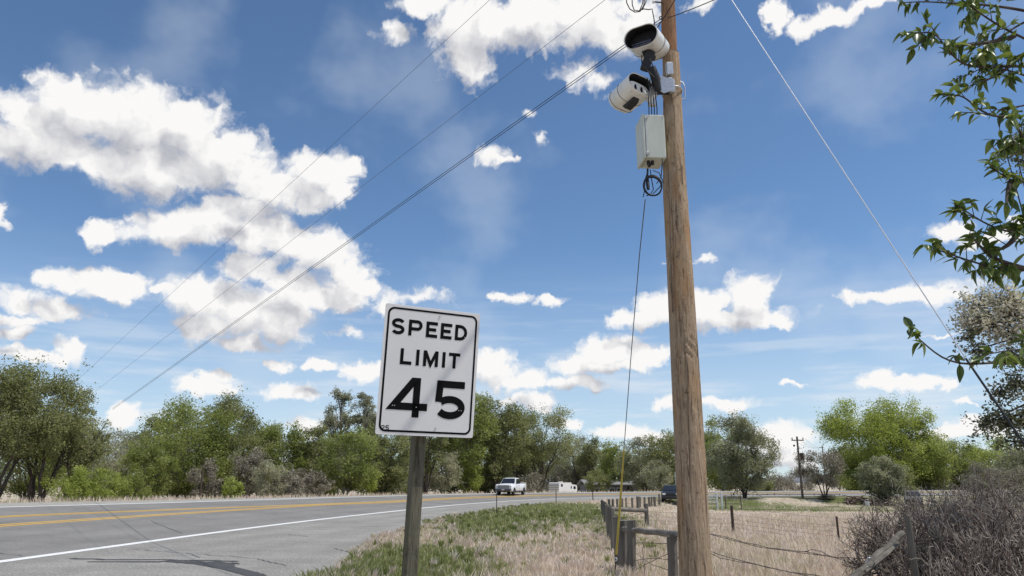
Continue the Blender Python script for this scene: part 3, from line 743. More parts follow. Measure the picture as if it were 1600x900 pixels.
mb = MB(); mb.tube([L(1044+.4*k, 250+14*k, PY-.155+.003*k) for k in range(18)], .004, 5); hw('ground_wire', mb, M['pole_far'])

# ================================================================== traffic cameras
def stadium(w, h, n=10):
    r = h/2; P = []
    for k in range(n+1): a = -PI/2+PI*k/n; P.append((w/2-r+r*math.cos(a), r*math.sin(a)))
    for k in range(n+1): a = PI/2+PI*k/n; P.append((-w/2+r+r*math.cos(a), r*math.sin(a)))
    return P
def traffic_camera(front, back, w, h, label, kind, roll=0., parent_group='traffic cameras on the pole'):
    front, back = Vector(front), Vector(back); f_ = (front-back).normalized(); r_ = f_.cross(Vector((0, 0, 1))).normalized(); u_ = r_.cross(f_)
    Rm = Matrix((r_, f_, u_)).transposed() @ Matrix.Rotation(roll, 3, 'Y')
    ln_ = (front-back).length; T_ = thing('traffic_camera', label, 'traffic camera', front, parent_group)
    X4 = Rm.to_4x4()
    P = stadium(w, h); n = len(P)
    prof = [(0, .955), (.012, 1.0), (-.02, 1.01), (-ln_*.5, .985), (-ln_+.05, .93), (-ln_+.01, .86), (-ln_, .70)]
    V = [(a*k, y, b*k) for (y, k) in prof for a, b in P]
    Fs = [(k*n+i, k*n+n+i, k*n+n+(i+1) % n, k*n+(i+1) % n) for k in range(len(prof)-1) for i in range(n)]
    mb = MB(); mb.add(V, Fs, smooth=True); mb.add([V[(len(prof)-1)*n+i] for i in range(n)], [tuple(range(n))[::-1]])
    shell = mb.xf(X4).build('housing', M['cam_white'], T_)
    for yy, kk in ((-ln_*.50, .992), (-ln_+.055, .945)):
        sm = MB(); sm.tube([(a*kk, yy, b*kk) for a, b in P], .0035, 4, closed=True); sm.xf(X4).build('seam', M['trim'], shell)
    for a_, b_ in ((w*.30, -h*.5), (-w*.30, -h*.5), (w*.30, h*.5), (-w*.30, h*.5)):
        sc_ = MB(); sc_.tube([(a_, -.05, b_*.98), (a_, -.05, b_*1.04)], .008, 6); sc_.xf(X4).build('screw', M['bolt'], shell)
    # recessed hood lining
    q = [(0, .955), (-.004, .93), (-.16, .90)]
    V = [(a*k, y, b*k) for (y, k) in q for a, b in P]
    Fs = [(k*n+i, k*n+(i+1) % n, k*n+n+(i+1) % n, k*n+n+i) for k in range(2) for i in range(n)]
    mb = MB(); mb.add(V, Fs, 0, True); mb.xf(X4).build('hood_lining', M['cam_black'], T_)
    if kind == 'radar':
        mb = MB(); mb.prism([(a*.89, b*.89) for a, b in P], -.150, -.156, 'y'); mb.xf(X4).build('front_plate', M['cam_black'], T_)
        led = MB(); led.prism([(x_, z_) for x_, z_ in stadium(w*.60, h*.34)], -.142, -.149, 'y'); led.xf(Matrix.Translation((w*.10, 0, -h*.16))).xf(X4)
        pn = led.build('lamp_array', M['lens_glass'], T_)
        bumps = MB()
        for i in range(12):
            for j in range(3):
                x_ = -w*.16+i*w*.049; z_ = -h*.03-j*h*.11
                bumps.tube([(x_, -.1415, z_), (x_, -.132, z_)], .0065, 6)
        bumps.xf(X4).build('led_row', M['led'], pn)
        for dx in (-.30, .30):
            l_ = MB(); l_.tube([(w*dx, -.145, -h*.22), (w*dx, -.125, -h*.22)], .016, 10); l_.xf(X4).build('lens', M['led'], T_)
    else:
        mb = MB(); mb.prism([(a*.80, b*.62-.030) for a, b in P], -.05, -.09, 'y'); fp = mb.xf(X4).build('front_plate', M['cam_white'], T_)
        for dx in (-.10, .13):
            l_ = MB(); l_.prism([(w*dx+.018*math.cos(2*PI*k/14), -.030+.045*math.sin(2*PI*k/14)) for k in range(14)], -.046, -.052, 'y'); l_.xf(X4).build('lens', M['lens_glass'], fp)
        for dx, dz in ((-.31, .0), (.33, .02), (-.28, -.2)):
            l_ = MB(); l_.tube([(w*dx, -.048, h*dz-.02), (w*dx, -.042, h*dz-.02)], .009, 8); l_.xf(X4).build('sensor', M['lens_glass'], fp)
    # mounting foot under the housing
    ft = MB(); ft.prism([(-ln_*.72, -h*.50), (-ln_*.22, -h*.50), (-ln_*.30, -h*.50-.045), (-ln_*.62, -h*.50-.06)], -.045, .045, 'x'); ft.xf(X4).build('mounting_foot', M['trim'], T_)
    return T_, Rm
cf = at(1001, 57, 8.02); cbk = at(1025, 82, 8.46)
cam1, R1 = traffic_camera(cf, cbk, .44, .27, 'upper white camera with a wide black hooded opening of dark lamps, highest on the pole', 'radar')
arm = MB(); a0_ = at(1006, 84, 8.16); a1_ = at(1018, 106, 8.12); a2_ = at(1024, 122, 8.13); a3_ = at(1028, 142, 8.17)
arm.box((a0_+a1_)/2-cf, (.115, .09, .27), Matrix.Rotation(.34, 3, 'Y'), .012); arm.build('mounting_arm', M['trim'], cam1)
arm = MB(); arm.tube([a1_-cf, a2_-cf, a3_-cf], [.052, .058, .045], 12); arm.build('swivel_joint', M['trim'], cam1)
for k, (du, dy) in enumerate(((-9, -.06), (7, -.08))):
    c_ = MB(); c_.tube([at(1008+du*.6, 86, 8.12+dy)-cf, at(1012+du, 100, 8.08+dy)-cf, at(1019+du*.6, 113, 8.10+dy)-cf, at(1026, 124, 8.12+dy)-cf], .007, 6); c_.build('cable', M['black_cable'], cam1)
cf2 = at(1002, 132, 8.12); cb2 = at(967, 163, 8.50)
cam2, R2 = traffic_camera(cf2, cb2, .40, .27, 'lower white camera with two oval lenses turned to the right, under the upper camera', 'lens', roll=-.12)
br = MB(); br.box(at(1017, 148, 8.22)-cf2, (.07, .05, .20), Matrix.Rotation(.3, 3, 'Y'), .01); br.build('mounting_arm', M['cam_white'], cam2)
br = MB(); br.box(at(1019, 160, 8.26)-cf2, (.10, .06, .10), None, .01); br.build('swivel_joint', M['galv'], cam2)
br = MB(); br.tube([at(1016, 158, 8.24)-cf2, at(1030, 142, 8.27)-cf2], .025, 8); br.build('mounting_tube', M['galv'], cam2)

# ================================================================== control box and coil
bx0 = at(1008, 212, 8.14)       # near left vertical edge
CB = thing('control_box', 'pale grey metal control box fixed to the left side of the pole below the cameras', 'equipment box', bx0)
Rb = Matrix.Rotation(.07, 4, 'Z'); BW, BD, BH = .235, .33, .565
def cb_build(name, mb, m_): mb.xf(Rb); return mb.build(name, m_, CB)
mb = MB(); mb.box((BW/2+.012, BD/2, 0), (BW, BD, BH), None, .008); cb_build('cabinet', mb, M['box_grey'])
mb = MB(); mb.box((-.012, BD/2, 0), (.034, BD+.012, BH+.014), None, .008); cb_build('door', mb, M['box_grey'])
mb = MB(); mb.box((.012, -.004, 0), (.010, .010, BH-.06), None, .002); cb_build('door_seam', mb, M['bolt'])
for dz in (BH*.42, -BH*.40):
    mb = MB(); mb.box((.022, -.010, dz), (.045, .020, .035), None, .004); lt = cb_build('latch', mb, M['bolt'])
    mb = MB(); mb.tube([(.02, -.02, dz), (.045, -.026, dz+.012)], .006, 6); mb.xf(Rb); mb.build('latch_lever', M['bolt'], lt)
for x_, z_ in ((.03, BH*.46), (BW-.0, BH*.46), (.03, -BH*.46), (BW-.0, -BH*.46)):
    mb = MB(); mb.tube([(x_, -.001, z_), (x_, -.006, z_)], .007, 6); cb_build('screw', mb, M['bolt'])
for k, (x_, y_) in enumerate(((.05, .10), (.10, .10), (.075, .16))):
    mb = MB(); mb.tube([(x_, y_, -BH/2), (x_, y_, -BH/2-.05)], .020, 10); cb_build('cable_gland', mb, M['trim'])
for x_ in (.06, .17):
    mb = MB(); mb.box((x_+.05, BD+.02, BH*.30), (.18, .02, .05), None, .003); cb_build('mounting_strap', mb, M['galv'])
mb = MB()
for k in range(4):
    mb.tube([at(1012+3.2*k, 122+2*k, 8.14)-bx0, at(1015+2.5*k, 140, 8.10)-bx0, at(1013+4*k, 156, 8.12)-bx0, at(1014+4.2*k, 170, 8.20)-bx0, at(1014+4.2*k, 182, 8.34)-bx0], .0065, 6)
cb = mb.build('cable_bundle', M['black_cable'], CB)
cc = at(1020, 291, 8.18)
CO = thing('cable_coil', 'coiled black cable hanging under the control box', 'cable', cc)
r0_ = random.Random(9); cr_ = .118; mb = MB(); pts = []
for k in range(4*26+1):
    a = 2*PI*k/26; rr0 = cr_*(1+.05*math.sin(k*.21)+.03*math.sin(k*.05)); pts.append(Vector((rr0*math.cos(a)*.90, .022*math.sin(k*.13)-.01, rr0*math.sin(a)*1.02)))
mb.tube(pts, .0085, 6); mb.build('loops', M['black_cable'], CO)
mb = MB(); mb.tube([at(1012, 264, 8.24)-cc, at(1011.5, 275, 8.2)-cc, at(1012, 287, 8.16)-cc, at(1013, 296, 8.15)-cc], [.012, .012, .022, .018], 8); mb.build('connector', M['black_cable'], CO)
for pp in ([(1016,265),(1018,280),(1021,296),(1016,304),(1010,306)], [(1020,266),(1030,270),(1036,284),(1031,292),(1020,303)], [(1035,248),(1034,262),(1033,276),(1026,287)], [(1012,268),(1008,280),(1007,298),(1005,308)]):
    mb = MB(); mb.tube([at(u, v, 8.16)-cc for u, v in pp], .006, 6); mb.build('cable_tail', M['black_cable'], CO)
# loops of spare wire high on the left of the pole
lc = at(1000, 4, 8.3); SL = thing('spare_wire_loop', 'thin dark wire loops hanging left of the pole top above the cameras', 'wire', lc)
for pp in ([(979,-14),(979,4),(984,14),(992,19),(1000,18),(1006,8),(1008,-12)], [(987,-14),(988,8),(991,16),(999,17),(1004,6),(1006,-12)], [(1000,16),(1006,14),(1014,15),(1019,14),(1020,20),(1022,30),(1023,40)], [(1011,-14),(1009,4),(1004,14)]):
    mb = MB(); mb.tube([at(u, v, 8.3)-lc for u, v in pp], .007, 6); mb.build('wire', M['black_cable'], SL)

# ================================================================== overhead wires
def sag_wire(name, label, a, b, sag, r, m_, group=None, n=40, r2=None, cat='power line'):
    mid_ = (a+b)/2; o = thing(name, label, cat, a, group)
    mb = MB(); mb.tube([a.lerp(b, k/n)+Vector((0, 0, -sag*4*(k/n)*(1-k/n)))-a for k in range(n+1)], [(r+(r2-r)*k/n) if r2 else r for k in range(n+1)], 5)
    mb.build('strand', m_, o); return o
WF = 62.
def wire_px(name, label, p0, Y0, p1, Y1, m_, r, r2, ext=0., sagp=0.):
    a = at(p0[0], p0[1], Y0); b = at(p1[0], p1[1], Y1)
    a2 = a+(a-b)*ext
    return sag_wire(name, label, a2, b, sagp, r, m_, r2=r2)
wire_px('power_line', 'upper wire of the close pair from the big pole to the far left', (1036, 27), 8.35, (176, 638), WF, M['black_cable'], .005, .011)
wire_px('power_line', 'lower wire of the close pair from the big pole to the far left', (1034, 33), 8.35, (176, 640), WF, M['black_cable'], .005, .011)
wire_px('power_line', 'middle faint wire crossing the blue sky towards the far left trees', (945, 0), 10.5, (148, 612), WF, M['blue_cable'], .0035, .008, .12)
wire_px('power_line', 'leftmost faint wire crossing the big cloud towards the far left trees', (765, 0), 12., (110, 604), WF, M['blue_cable'], .0035, .008, .12)
sag_wire('service_drop', 'thin dark wire leaving the pole top upward to the right', at(1044, 28, 8.3), at(1180, -30, 7.), .02, .006, M['black_cable'])
sag_wire('service_drop', 'short dark wire from the upper camera up across the front of the pole', at(1027, 43, 8.15), at(1058, -6, 8.1), .01, .007, M['black_cable'])
g0, g1 = at(1130, -20, 8.1), at(1330, 262, 7.4); g2, g3 = at(1509, 560, 6.7), at(1618, 720, 6.3)
GW = thing('guy_wire', 'bright straight guy wire slanting down to the right past the leafy branches', 'guy wire', g3)
mb = MB(); mb.tube([g0-g3, g2-g3], .0058, 6); mb.build('bright_strand', M['white_wire'], GW)
gnd_g = Vector((g3.x+1.1, 6.0, gz(g3.x+1.1, 6.0)))
mb = MB(); mb.tube([g2-g3, Vector((0, 0, 0)), gnd_g-g3], .010, 6); mb.build('dark_strand', M['black_cable'], GW)
# guy with yellow guard, running from the pole top to its anchor by the corner post
ga_, gb_ = at(1031, 150, 8.3), at(975, 700, 12.6)
gc_ = at(963, 866, 13.6); gd_ = gnd(960, 897)
GY_ = thing('anchor_guy', 'thin guy wire with a yellow plastic guard anchored beside the corner fence post', 'guy wire', gd_)
mb = MB(); mb.tube([at(1008, 312, 8.35)-gd_, at(999, 400, 9.5)-gd_, at(986, 555, 11.4)-gd_, gb_-gd_], .007, 5); mb.build('strand', M['blue_cable'], GY_)
mb = MB(); mb.tube([gb_-gd_, at(969, 785, 13.2)-gd_, gc_-gd_], [.013, .020, .020], 8); mb.build('guard', M['yellow_guard'], GY_)
mb = MB(); mb.tube([gc_-gd_, gd_-gd_+Vector((0, 0, -.1))], .012, 6); mb.build('anchor_rod', M['steel_dark'], GY_)
mb = MB(); mb.tube([at(962+2*math.cos(k*.785), 874+2.6*math.sin(k*.785), 13.6)-gd_ for k in range(8)], .011, 6, closed=True); mb.build('shackle', M['galv'], GY_)

# ================================================================== fences
def round_post(mb, base_, top_, r, seed, nseg=7, sides=9):
    rr = random.Random(seed); V = []
    for k in range(nseg+1):
        c = base_.lerp(top_, k/nseg)
        for j in range(sides): a = 2*PI*j/sides; q = r*(1+rr.uniform(-.09, .09)); V.append(c+Vector((q*math.cos(a), q*math.sin(a), rr.uniform(-.012, .012) if k == nseg else 0)))
    Fs = [(k*sides+i, k*sides+(i+1) % sides, (k+1)*sides+(i+1) % sides, (k+1)*sides+i) for k in range(nseg) for i in range(sides)]
    Fs += [tuple(range(nseg*sides, nseg*sides+sides))]
    mb.add(V, Fs, smooth=False)
def post_px(u, vtop, Y, ulean=0., sink=.3):
    """post whose top shows at (u, vtop), at depth Y"""
    t_ = at(u, vtop, Y); b_x = t_.x+ulean; zb_ = gz(b_x, Y)-sink; return Vector((b_x, Y, zb_)), t_
def wire_run(mb, pts, r=.004, n=4, jitter=0., seed=0, sag=.0):
    rr = random.Random(seed); out = []
    for a, b in zip(pts, pts[1:]):
        m_ = max(3, int((b-a).length/.6))
        for k in range(m_):
            t_ = k/m_; out.append(a.lerp(b, t_)+Vector((rr.uniform(-1, 1)*jitter, rr.uniform(-1, 1)*jitter, rr.uniform(-1, 1)*jitter-sag*4*t_*(1-t_))))
    out.append(pts[-1]); mb.tube(out, r, n, cap=False)
# near corner brace
FC = thing('corner_fence', 'grey wooden corner fence brace with rail and barbed wire left of the big pole', 'fence', (2.4, 14.5, gz(2.4, 14.5)))
fb = FC.location.copy()
corner = [(963.5, 807, 15.6, .082, .02), (973, 813, 15.0, .105, -.03), (986.5, 813, 14.2, .085, -.05), (1050, 838, 11.6, .075, -.02)]
cps = []
for i, (u, v, Y, r, ln_) in enumerate(corner):
    b, t = post_px(u, v, Y, ln_); cps.append((b, t)); mb = MB(); round_post(mb, b-fb, t-fb, r, 20+i); mb.build('post', M['fence_wood'], FC)
mb = MB(); ra, rb2 = at(974, 827, 14.9), at(1078, 836.5, 10.9)
mb.tube([ra.lerp(rb2, k/12)-fb+Vector((0, 0, .006*math.sin(k*2.))) for k in range(13)], [.050+.004*math.sin(k*1.7) for k in range(13)], 9); mb.build('rail', M['old_rail'], FC)
for k, pp in enumerate(([(976,820,15),(984,850,14.6),(1007,848,13.4),(1046,850,11.7),(1062,840,11.3)], [(996,838,14),(1007,849,13.5),(1003,858,13.4),(1006,870,13.2),(1008,900,13)],
     [(994,890,13.8),(1020,876,13),(1047,864,11.6)], [(994,864,13.8),(1018,882,13),(1047,892,11.6),(1062,868,11.4)], [(975,870,15),(987,876,14.3),(1020,872,13),(1050,875,11.7)], [(1050,862,11.6),(1070,880,11.2),(1085,890,11)])):
    mb = MB(); wire_run(mb, [at(*q_)-fb for q_ in pp], .0055, 4, .006, k); mb.build('wire', M['wire'], FC)
mb = MB()
for k in range(7):
    a = at(962+2.5*k, 840+8*k, 15.2); mb.tube([a-fb, a-fb+Vector((.14, -.04, -.06)), a-fb+Vector((.24, .02, -.02))], .006, 4)
mb.build('loose_wire', M['wire'], FC)
# barbed wire fence from the corner towards the bottom right
BF = thing('barbed_wire_fence', 'sagging barbed wire strands right of the big pole running to the grey shrub', 'fence', (5, 11, gz(5, 11)))
bb = BF.location.copy()
for k, pp in enumerate(([(1100,831,12.2),(1143,842,12.6),(1200,856,12.8),(1262,863,12.6),(1310,871,12.2),(1360,873,11.8),(1420,874,11.4)], [(1104,833,12.2),(1190,855,12.6),(1290,868,12.4),(1350,884,11.6),(1420,900,11)],
     [(1105,860,11.4),(1130,869,11.3),(1180,882,11.),(1230,892,10.8),(1290,902,10.4)], [(1105,862,11.3),(1126,873,11.1),(1170,880,11.),(1236,895,10.6),(1300,908,10.2)], [(1258,862,12.6),(1268,858,12.6),(1280,861,12.6),(1298,869,12.4)])):
    mb = MB(); P_ = [at(*q_)-bb for q_ in pp]; wire_run(mb, P_, .0055, 4, .008, 30+k)
    for a, b in zip(P_, P_[1:]):
        for j in range(max(2, int((b-a).length/.13))):
            c = a.lerp(b, j/max(2, int((b-a).length/.13))); mb.tube([c+Vector((0, 0, .014)), c-Vector((0, 0, .014))], .003, 3)
    mb.build('barbed_wire', M['wire'], BF)
b, t = post_px(1417, 806, 8.3, .05); mb = MB(); round_post(mb, b-bb, t-bb, .034, 77); mb.build('post', M['fence_wood'], BF)
LGP = thing('leaning_brace', 'silvery split log leaning at an angle under the grey shrub, bottom right', 'log', gnd(1345, 905))
lb = LGP.location.copy(); p0, p1 = at(1330, 910, 7.9), at(1410, 834, 8.6)
mb = MB(); rr_ = random.Random(4)
for k in range(1):
    pts = [p0.lerp(p1, j/14)-lb+Vector((0, 0, .012*math.sin(j*1.1))) for j in range(15)]; mb.tube(pts, [.050*(1-.25*j/14)*(1+rr_.uniform(-.08, .08)) for j in range(15)], 9, smooth=False)
mb.build('trunk', M['fence_wood'], LGP)
mb = MB(); wire_run(mb, [at(1352, 880, 7.9)-lb, at(1360, 870, 7.9)-lb, at(1368, 882, 8.)-lb, at(1354, 886, 8.)-lb], .006, 4, .01, 5); mb.build('wire_tie', M['galv'], LGP)
mb = MB(); pts = [at(1352, 893, 7.9)-lb, at(1385, 866, 8.2)-lb, at(1404, 848, 8.4)-lb]; mb.tube(pts, [.02, .025, .015], 6, smooth=False); mb.build('splinter', M['fence_wood'], LGP)

# roadside fence line: posts that march away and bend right
RF = thing('roadside_fence', 'line of short dark wooden fence posts receding between the verge and the pasture', 'fence', (3, 30, gz(3, 30)))
rfb = RF.location.copy()
rf = [(955.5, 795, 19.0, .075), (951.5, 791, 23, .075), (948, 788, 27, .075), (945.5, 785, 32, .075), (943, 783, 38, .08), (940.5, 781.5, 44, .08), (951.5, 780, 45.5, .085), (957.5, 780, 47, .08), (964.5, 779.5, 48, .075), (971.5, 778.5, 50, .09), (978, 777.5, 51, .06), (987.5, 777.5, 52, .075), (996.5, 776, 54, .12), (1000, 776.5, 56, .07), (1007, 776.5, 57, .08), (1014, 776.5, 59, .10), (1018, 776, 61, .07), (1022.5, 776, 62, .11), (1030, 772, 64, .09)]
rtops = []
for i, (u, v, Y, r) in enumerate(rf):
    b, t = post_px(u, v, Y, random.Random(i).uniform(-.05, .05)); rtops.append(t); mb = MB(); round_post(mb, b-rfb, t-rfb, r, 50+i, 3, 7); mb.build('post', M['fence_wood'], RF)
for dz in (.12, .38, .62, .85):
    mb = MB(); wire_run(mb, [t-rfb-Vector((0, 0, dz)) for t in rtops], .006, 3, .01, int(dz*100)); mb.build('wire', M['wire'], RF)
mb = MB(); pr = random.Random(8)
for i in range(5):
    for k in range(26):
        t_ = k/26; a = rtops[i].lerp(rtops[i+1], t_)-rfb; mb.tube([a-Vector((0, 0, .05)), a-Vector((0, 0, .95))], .004, 3, cap=False)
mb.build('mesh_wire', M['wire'], RF)
# pasture fence: brace, steel posts and woven wire
PF = thing('pasture_fence', 'woven wire fence on thin steel posts across the dry pasture', 'fence', (8, 27, gz(8, 27)))
pfb = PF.location.copy()
pf = [(1009.5, 787, 31, .085, 'fence_wood'), (956, 793, 30.5, .085, 'fence_wood'), (1143, 790, 28.5, .055, 'steel_dark'), (1307, 807, 25, .035, 'steel_dark'), (1470, 826, 21.5, .035, 'steel_dark'), (1640, 850, 19, .035, 'steel_dark')]
pts_ = []
for i, (u, v, Y, r, mm) in enumerate(pf):
    b, t = post_px(u, v, Y, 0); pts_.append((b, t)); mb = MB(); round_post(mb, b-pfb, t-pfb, r, 90+i, 3, 7 if r > .05 else 5); mb.build('post', M[mm], PF)
mb = MB(); a, b = at(952, 795, 30.4)-pfb, at(1011, 798, 30.9)-pfb; mb.tube([a, (a+b)/2, b], [.085, .08, .075], 8); mb.build('rail', M['old_rail'], PF)
mb = MB(); wire_run(mb, [at(958, 815, 30.5)-pfb, at(1008, 801, 31)-pfb], .008, 4); mb.build('brace_wire', M['wire'], PF)
tops = [pts_[1][1], pts_[0][1], pts_[2][1], pts_[3][1], pts_[4][1], pts_[5][1]]
for dz in (.06, .30, .48, .62, .76, .88):
    mb = MB(); wire_run(mb, [t-pfb-Vector((0, 0, dz)) for t in tops], .0042, 3, .008, int(dz*100), .02); mb.build('wire', M['wire'], PF)
mb = MB()
for a, b in zip(tops[1:], tops[2:]):
    n_ = int((b-a).length/.22)
    for k in range(n_): c = a.lerp(b, k/n_)-pfb; mb.tube([c-Vector((0, 0, .30)), c-Vector((0, 0, .90))], .003, 3, cap=False)
mb.build('mesh_wire', M['wire'], PF)
# far rail fence beyond the green strip
FR = thing('far_rail_fence', 'thin weathered post and rail fence in front of the distant grey trees', 'fence', (30, 98, gz(30, 98)))
frb = FR.location.copy(); ft_ = []
for i, u in enumerate([1142, 1150, 1163, 1176, 1190, 1199, 1210, 1228, 1234, 1254, 1272, 1290, 1312]):
    b, t = post_px(u, 771.5, 98, 0, .1); t.z += random.Random(i).uniform(-.1, .1); ft_.append(t); mb = MB(); mb.tube([b-frb, t-frb], .06, 5); mb.build('post', M['logs'], FR)
for dz in (.08, .55):
    for a, b in zip(ft_, ft_[1:]):
        mb = MB(); mb.tube([a-frb-Vector((0, 0, dz)), b-frb-Vector((0, 0, dz))], .04, 4); mb.build('rail', M['old_rail'], FR)
# white gate
GT = thing('farm_gate', 'white and dark panel gate right of the big pole at the pasture edge', 'gate', (19, 69, gz(19, 69)))
gtb = GT.location.copy()
for u in (1119.5, 1127):
    b, t = post_px(u, 769.5, 69, 0, .1); mb = MB(); mb.box((b+t)/2-gtb, (.16, .12, (t-b).length), None, .02); mb.build('post', M['white_rail'], GT)
for (ua, ub, mm, va) in ((1098, 1118, 'white_rail', 773), (1098, 1118, 'white_rail', 778), (1098, 1118, 'white_rail', 783), (1098, 1118, 'old_rail', 787), (1128, 1158, 'old_rail', 775), (1128, 1158, 'old_rail', 781), (1128, 1158, 'old_rail', 787)):
    a, b = at(ua, va, 69), at(ub, va+.6, 69.3); mb = MB(); mb.box((a+b)/2-gtb, ((b-a).length, .05, .10 if mm == 'white_rail' else .06)); mb.build('rail', M[mm], GT)
for u in (1133, 1157):
    b, t = post_px(u, 774, 69.3, 0, .1); mb = MB(); mb.tube([b-gtb, t-gtb], .05, 5); mb.build('post', M['logs'], GT)
# steel marker posts along the verge and one beyond the road
for i, (u, v, lab, wf_) in enumerate(((776, 768, 'nearest dark steel marker post on the grass verge, in front of the white pickup', 0), (869, 766, 'dark steel marker post on the verge below the white camper', 0), (926.5, 767, 'farthest short steel marker post on the verge left of the yellow guy guard', 0))):
    vb = (803, 787.5, 784)[i]; g_ = gnd(u, vb); T_ = thing('marker_post', lab, 'post', g_, 'steel marker posts along the verge')
    t = at(u, v, g_.y); mb = MB(); r_ = .022+.008*i
    mb.prism([(-r_, -.004), (r_, -.004), (r_, .004), (.006, .004), (.004, .03), (-.004, .03), (-.006, .004), (-r_, .004)], -.2, (t-g_).z, 'z'); mb.build('shaft', M['steel_dark'], T_)
    mb = MB(); mb.box((0, -.006, (t-g_).z-.05), (r_*2.2, .004, .08)); mb.build('reflector', M['steel_dark'] if i else M['rv_stripe'], T_)
def far_post(name, u, vt, vb_, Y, r, m_, label, cat):
    t = at(u, vt, Y); g_ = Vector((t.x, Y, gz(t.x, Y))); T_ = thing(name, label, cat, g_); mb = MB(); mb.tube([(0, 0, -.1), (0, 0, (t-g_).z)], r, 8); mb.build('shaft', m_, T_); return T_
far_post('marker_post', 317, 733, 770, 56, .07, M['steel_dark'], 'lone dark post in front of the trees beyond the left side of the road', 'post')
far_post('white_pole', 1055.5, 738, 770, 84, .09, M['white_rail'], 'slim white pole standing behind the dark parked vehicle', 'pole')

# far utility poles
def far_pole(u, vt, Y, label, arm_):
    t = at(u, vt, Y); g_ = Vector((t.x, Y, gz(t.x, Y))); H_ = t.z-g_.z; T_ = thing('distant_utility_pole', label, 'utility pole', g_)
    mb = MB(); mb.tube([(0, 0, -.2), (0, 0, H_)], [.14, .095], 8); mb.build('shaft', M['pole_far'], T_)
    if arm_:
        mb = MB(); mb.box((0, -.14, H_-.42), (1.36, .09, .11)); mb.build('crossarm', M['pole_far'], T_)
        for x_ in (-.6, .0, .6): mb = MB(); mb.tube([(x_, -.14, H_-.36), (x_, -.14, H_-.12+(.1 if x_ == 0 else 0))], .05, 6); mb.build('insulator', M['steel_dark'], T_)
        mb = MB(); mb.tube([(.33, -.1, H_-2.6), (.33, -.1, H_-1.8)], .2, 10); mb.build('transformer', M['steel_dark'], T_)
        mb = MB(); mb.tube([(-.45, -.14, H_-1.1), (-.45, -.14, H_-.9)], .11, 8); mb.build('cutout', M['steel_dark'], T_)
    else:
        mb = MB(); mb.box((-.2, -.1, H_-.35), (.9, .08, .1)); mb.build('crossarm', M['pole_far'], T_)
    return T_
far_pole(1245, 682, 84, 'distant utility pole with a crossarm and transformer beyond the pasture', True)
far_pole(1284.5, 696, 150, 'farthest utility pole just showing above the bare grey tree', False)
a_, b_2 = at(1246, 685, 84), at(1060, 690, 140)
for k in range(3):
    sag_wire('distant_wire', ['left outer', 'middle', 'right outer'][k]+' thin wire between the distant poles', a_+Vector((.8*(k-1), 0, 0)), at(1284.5, 699, 150)+Vector((.4*(k-1), 0, 0)), .5, .012, M['black_cable'], cat='power line')
#=====PART3=====
# ================================================================== vehicles
def wheel(parent, x, y, r, w, side, m_rim='rim'):
    t = MB(); n = 18
    prof = [(r*.60, -w/2), (r*.93, -w/2), (r, -w/2*.7), (r, w/2*.7), (r*.93, w/2), (r*.60, w/2)]
    V = [(x+xx, y+rr*math.cos(2*PI*k/n), r+rr*math.sin(2*PI*k/n)) for rr, xx in prof for k in range(n)]
    t.add(V, [(j*n+i, j*n+(i+1) % n, j*n+n+(i+1) % n, j*n+n+i) for j in range(5) for i in range(n)], smooth=True)
    wo_ = t.build('wheel', M['tyre'], parent)
    rm = MB(); s_ = side; rm.tube([(x+s_*w*.1, y, r), (x+s_*w*.42, y, r)], [r*.62, r*.58], 16, smooth=False)
    for k in range(6):
        a = 2*PI*k/6; rm.box((x+s_*w*.44, y+math.cos(a)*r*.33, r+math.sin(a)*r*.33), (.02, .05, r*.42), Matrix.Rotation(a-PI/2, 3, 'X'))
    rm.build('rim', M[m_rim], wo_)
def loft(mb, secs, mi=0, smooth=True):
    """secs: list of cross-sections (same point count) joined along the body"""
    n = len(secs[0]); V = [p for s_ in secs for p in s_]
    mb.add(V, [(k*n+i, k*n+n+i, k*n+n+(i+1) % n, k*n+(i+1) % n) for k in range(len(secs)-1) for i in range(n)], mi, smooth)
    mb.add(secs[0], [tuple(range(n))], mi); mb.add(secs[-1], [tuple(range(n))[::-1]], mi)
def sec(y, hw_, z0, z1, sh=.06, top=None):
    t = hw_-.05 if top is None else top
    return [(-hw_+.04, y, z0), (-hw_, y, z0+.12), (-hw_, y, z1-sh), (-t+.02, y, z1-.01), (-t*.5, y, z1), (t*.5, y, z1), (t-.02, y, z1-.01), (hw_, y, z1-sh), (hw_, y, z0+.12), (hw_-.04, y, z0)]
def arch_cut(mb, x, y, r, side): mb.prism([(y+r*1.18*math.cos(PI*k/10), .36+r*1.18*math.sin(PI*k/10)) for k in range(11)], x, x+side*.012, 'x')
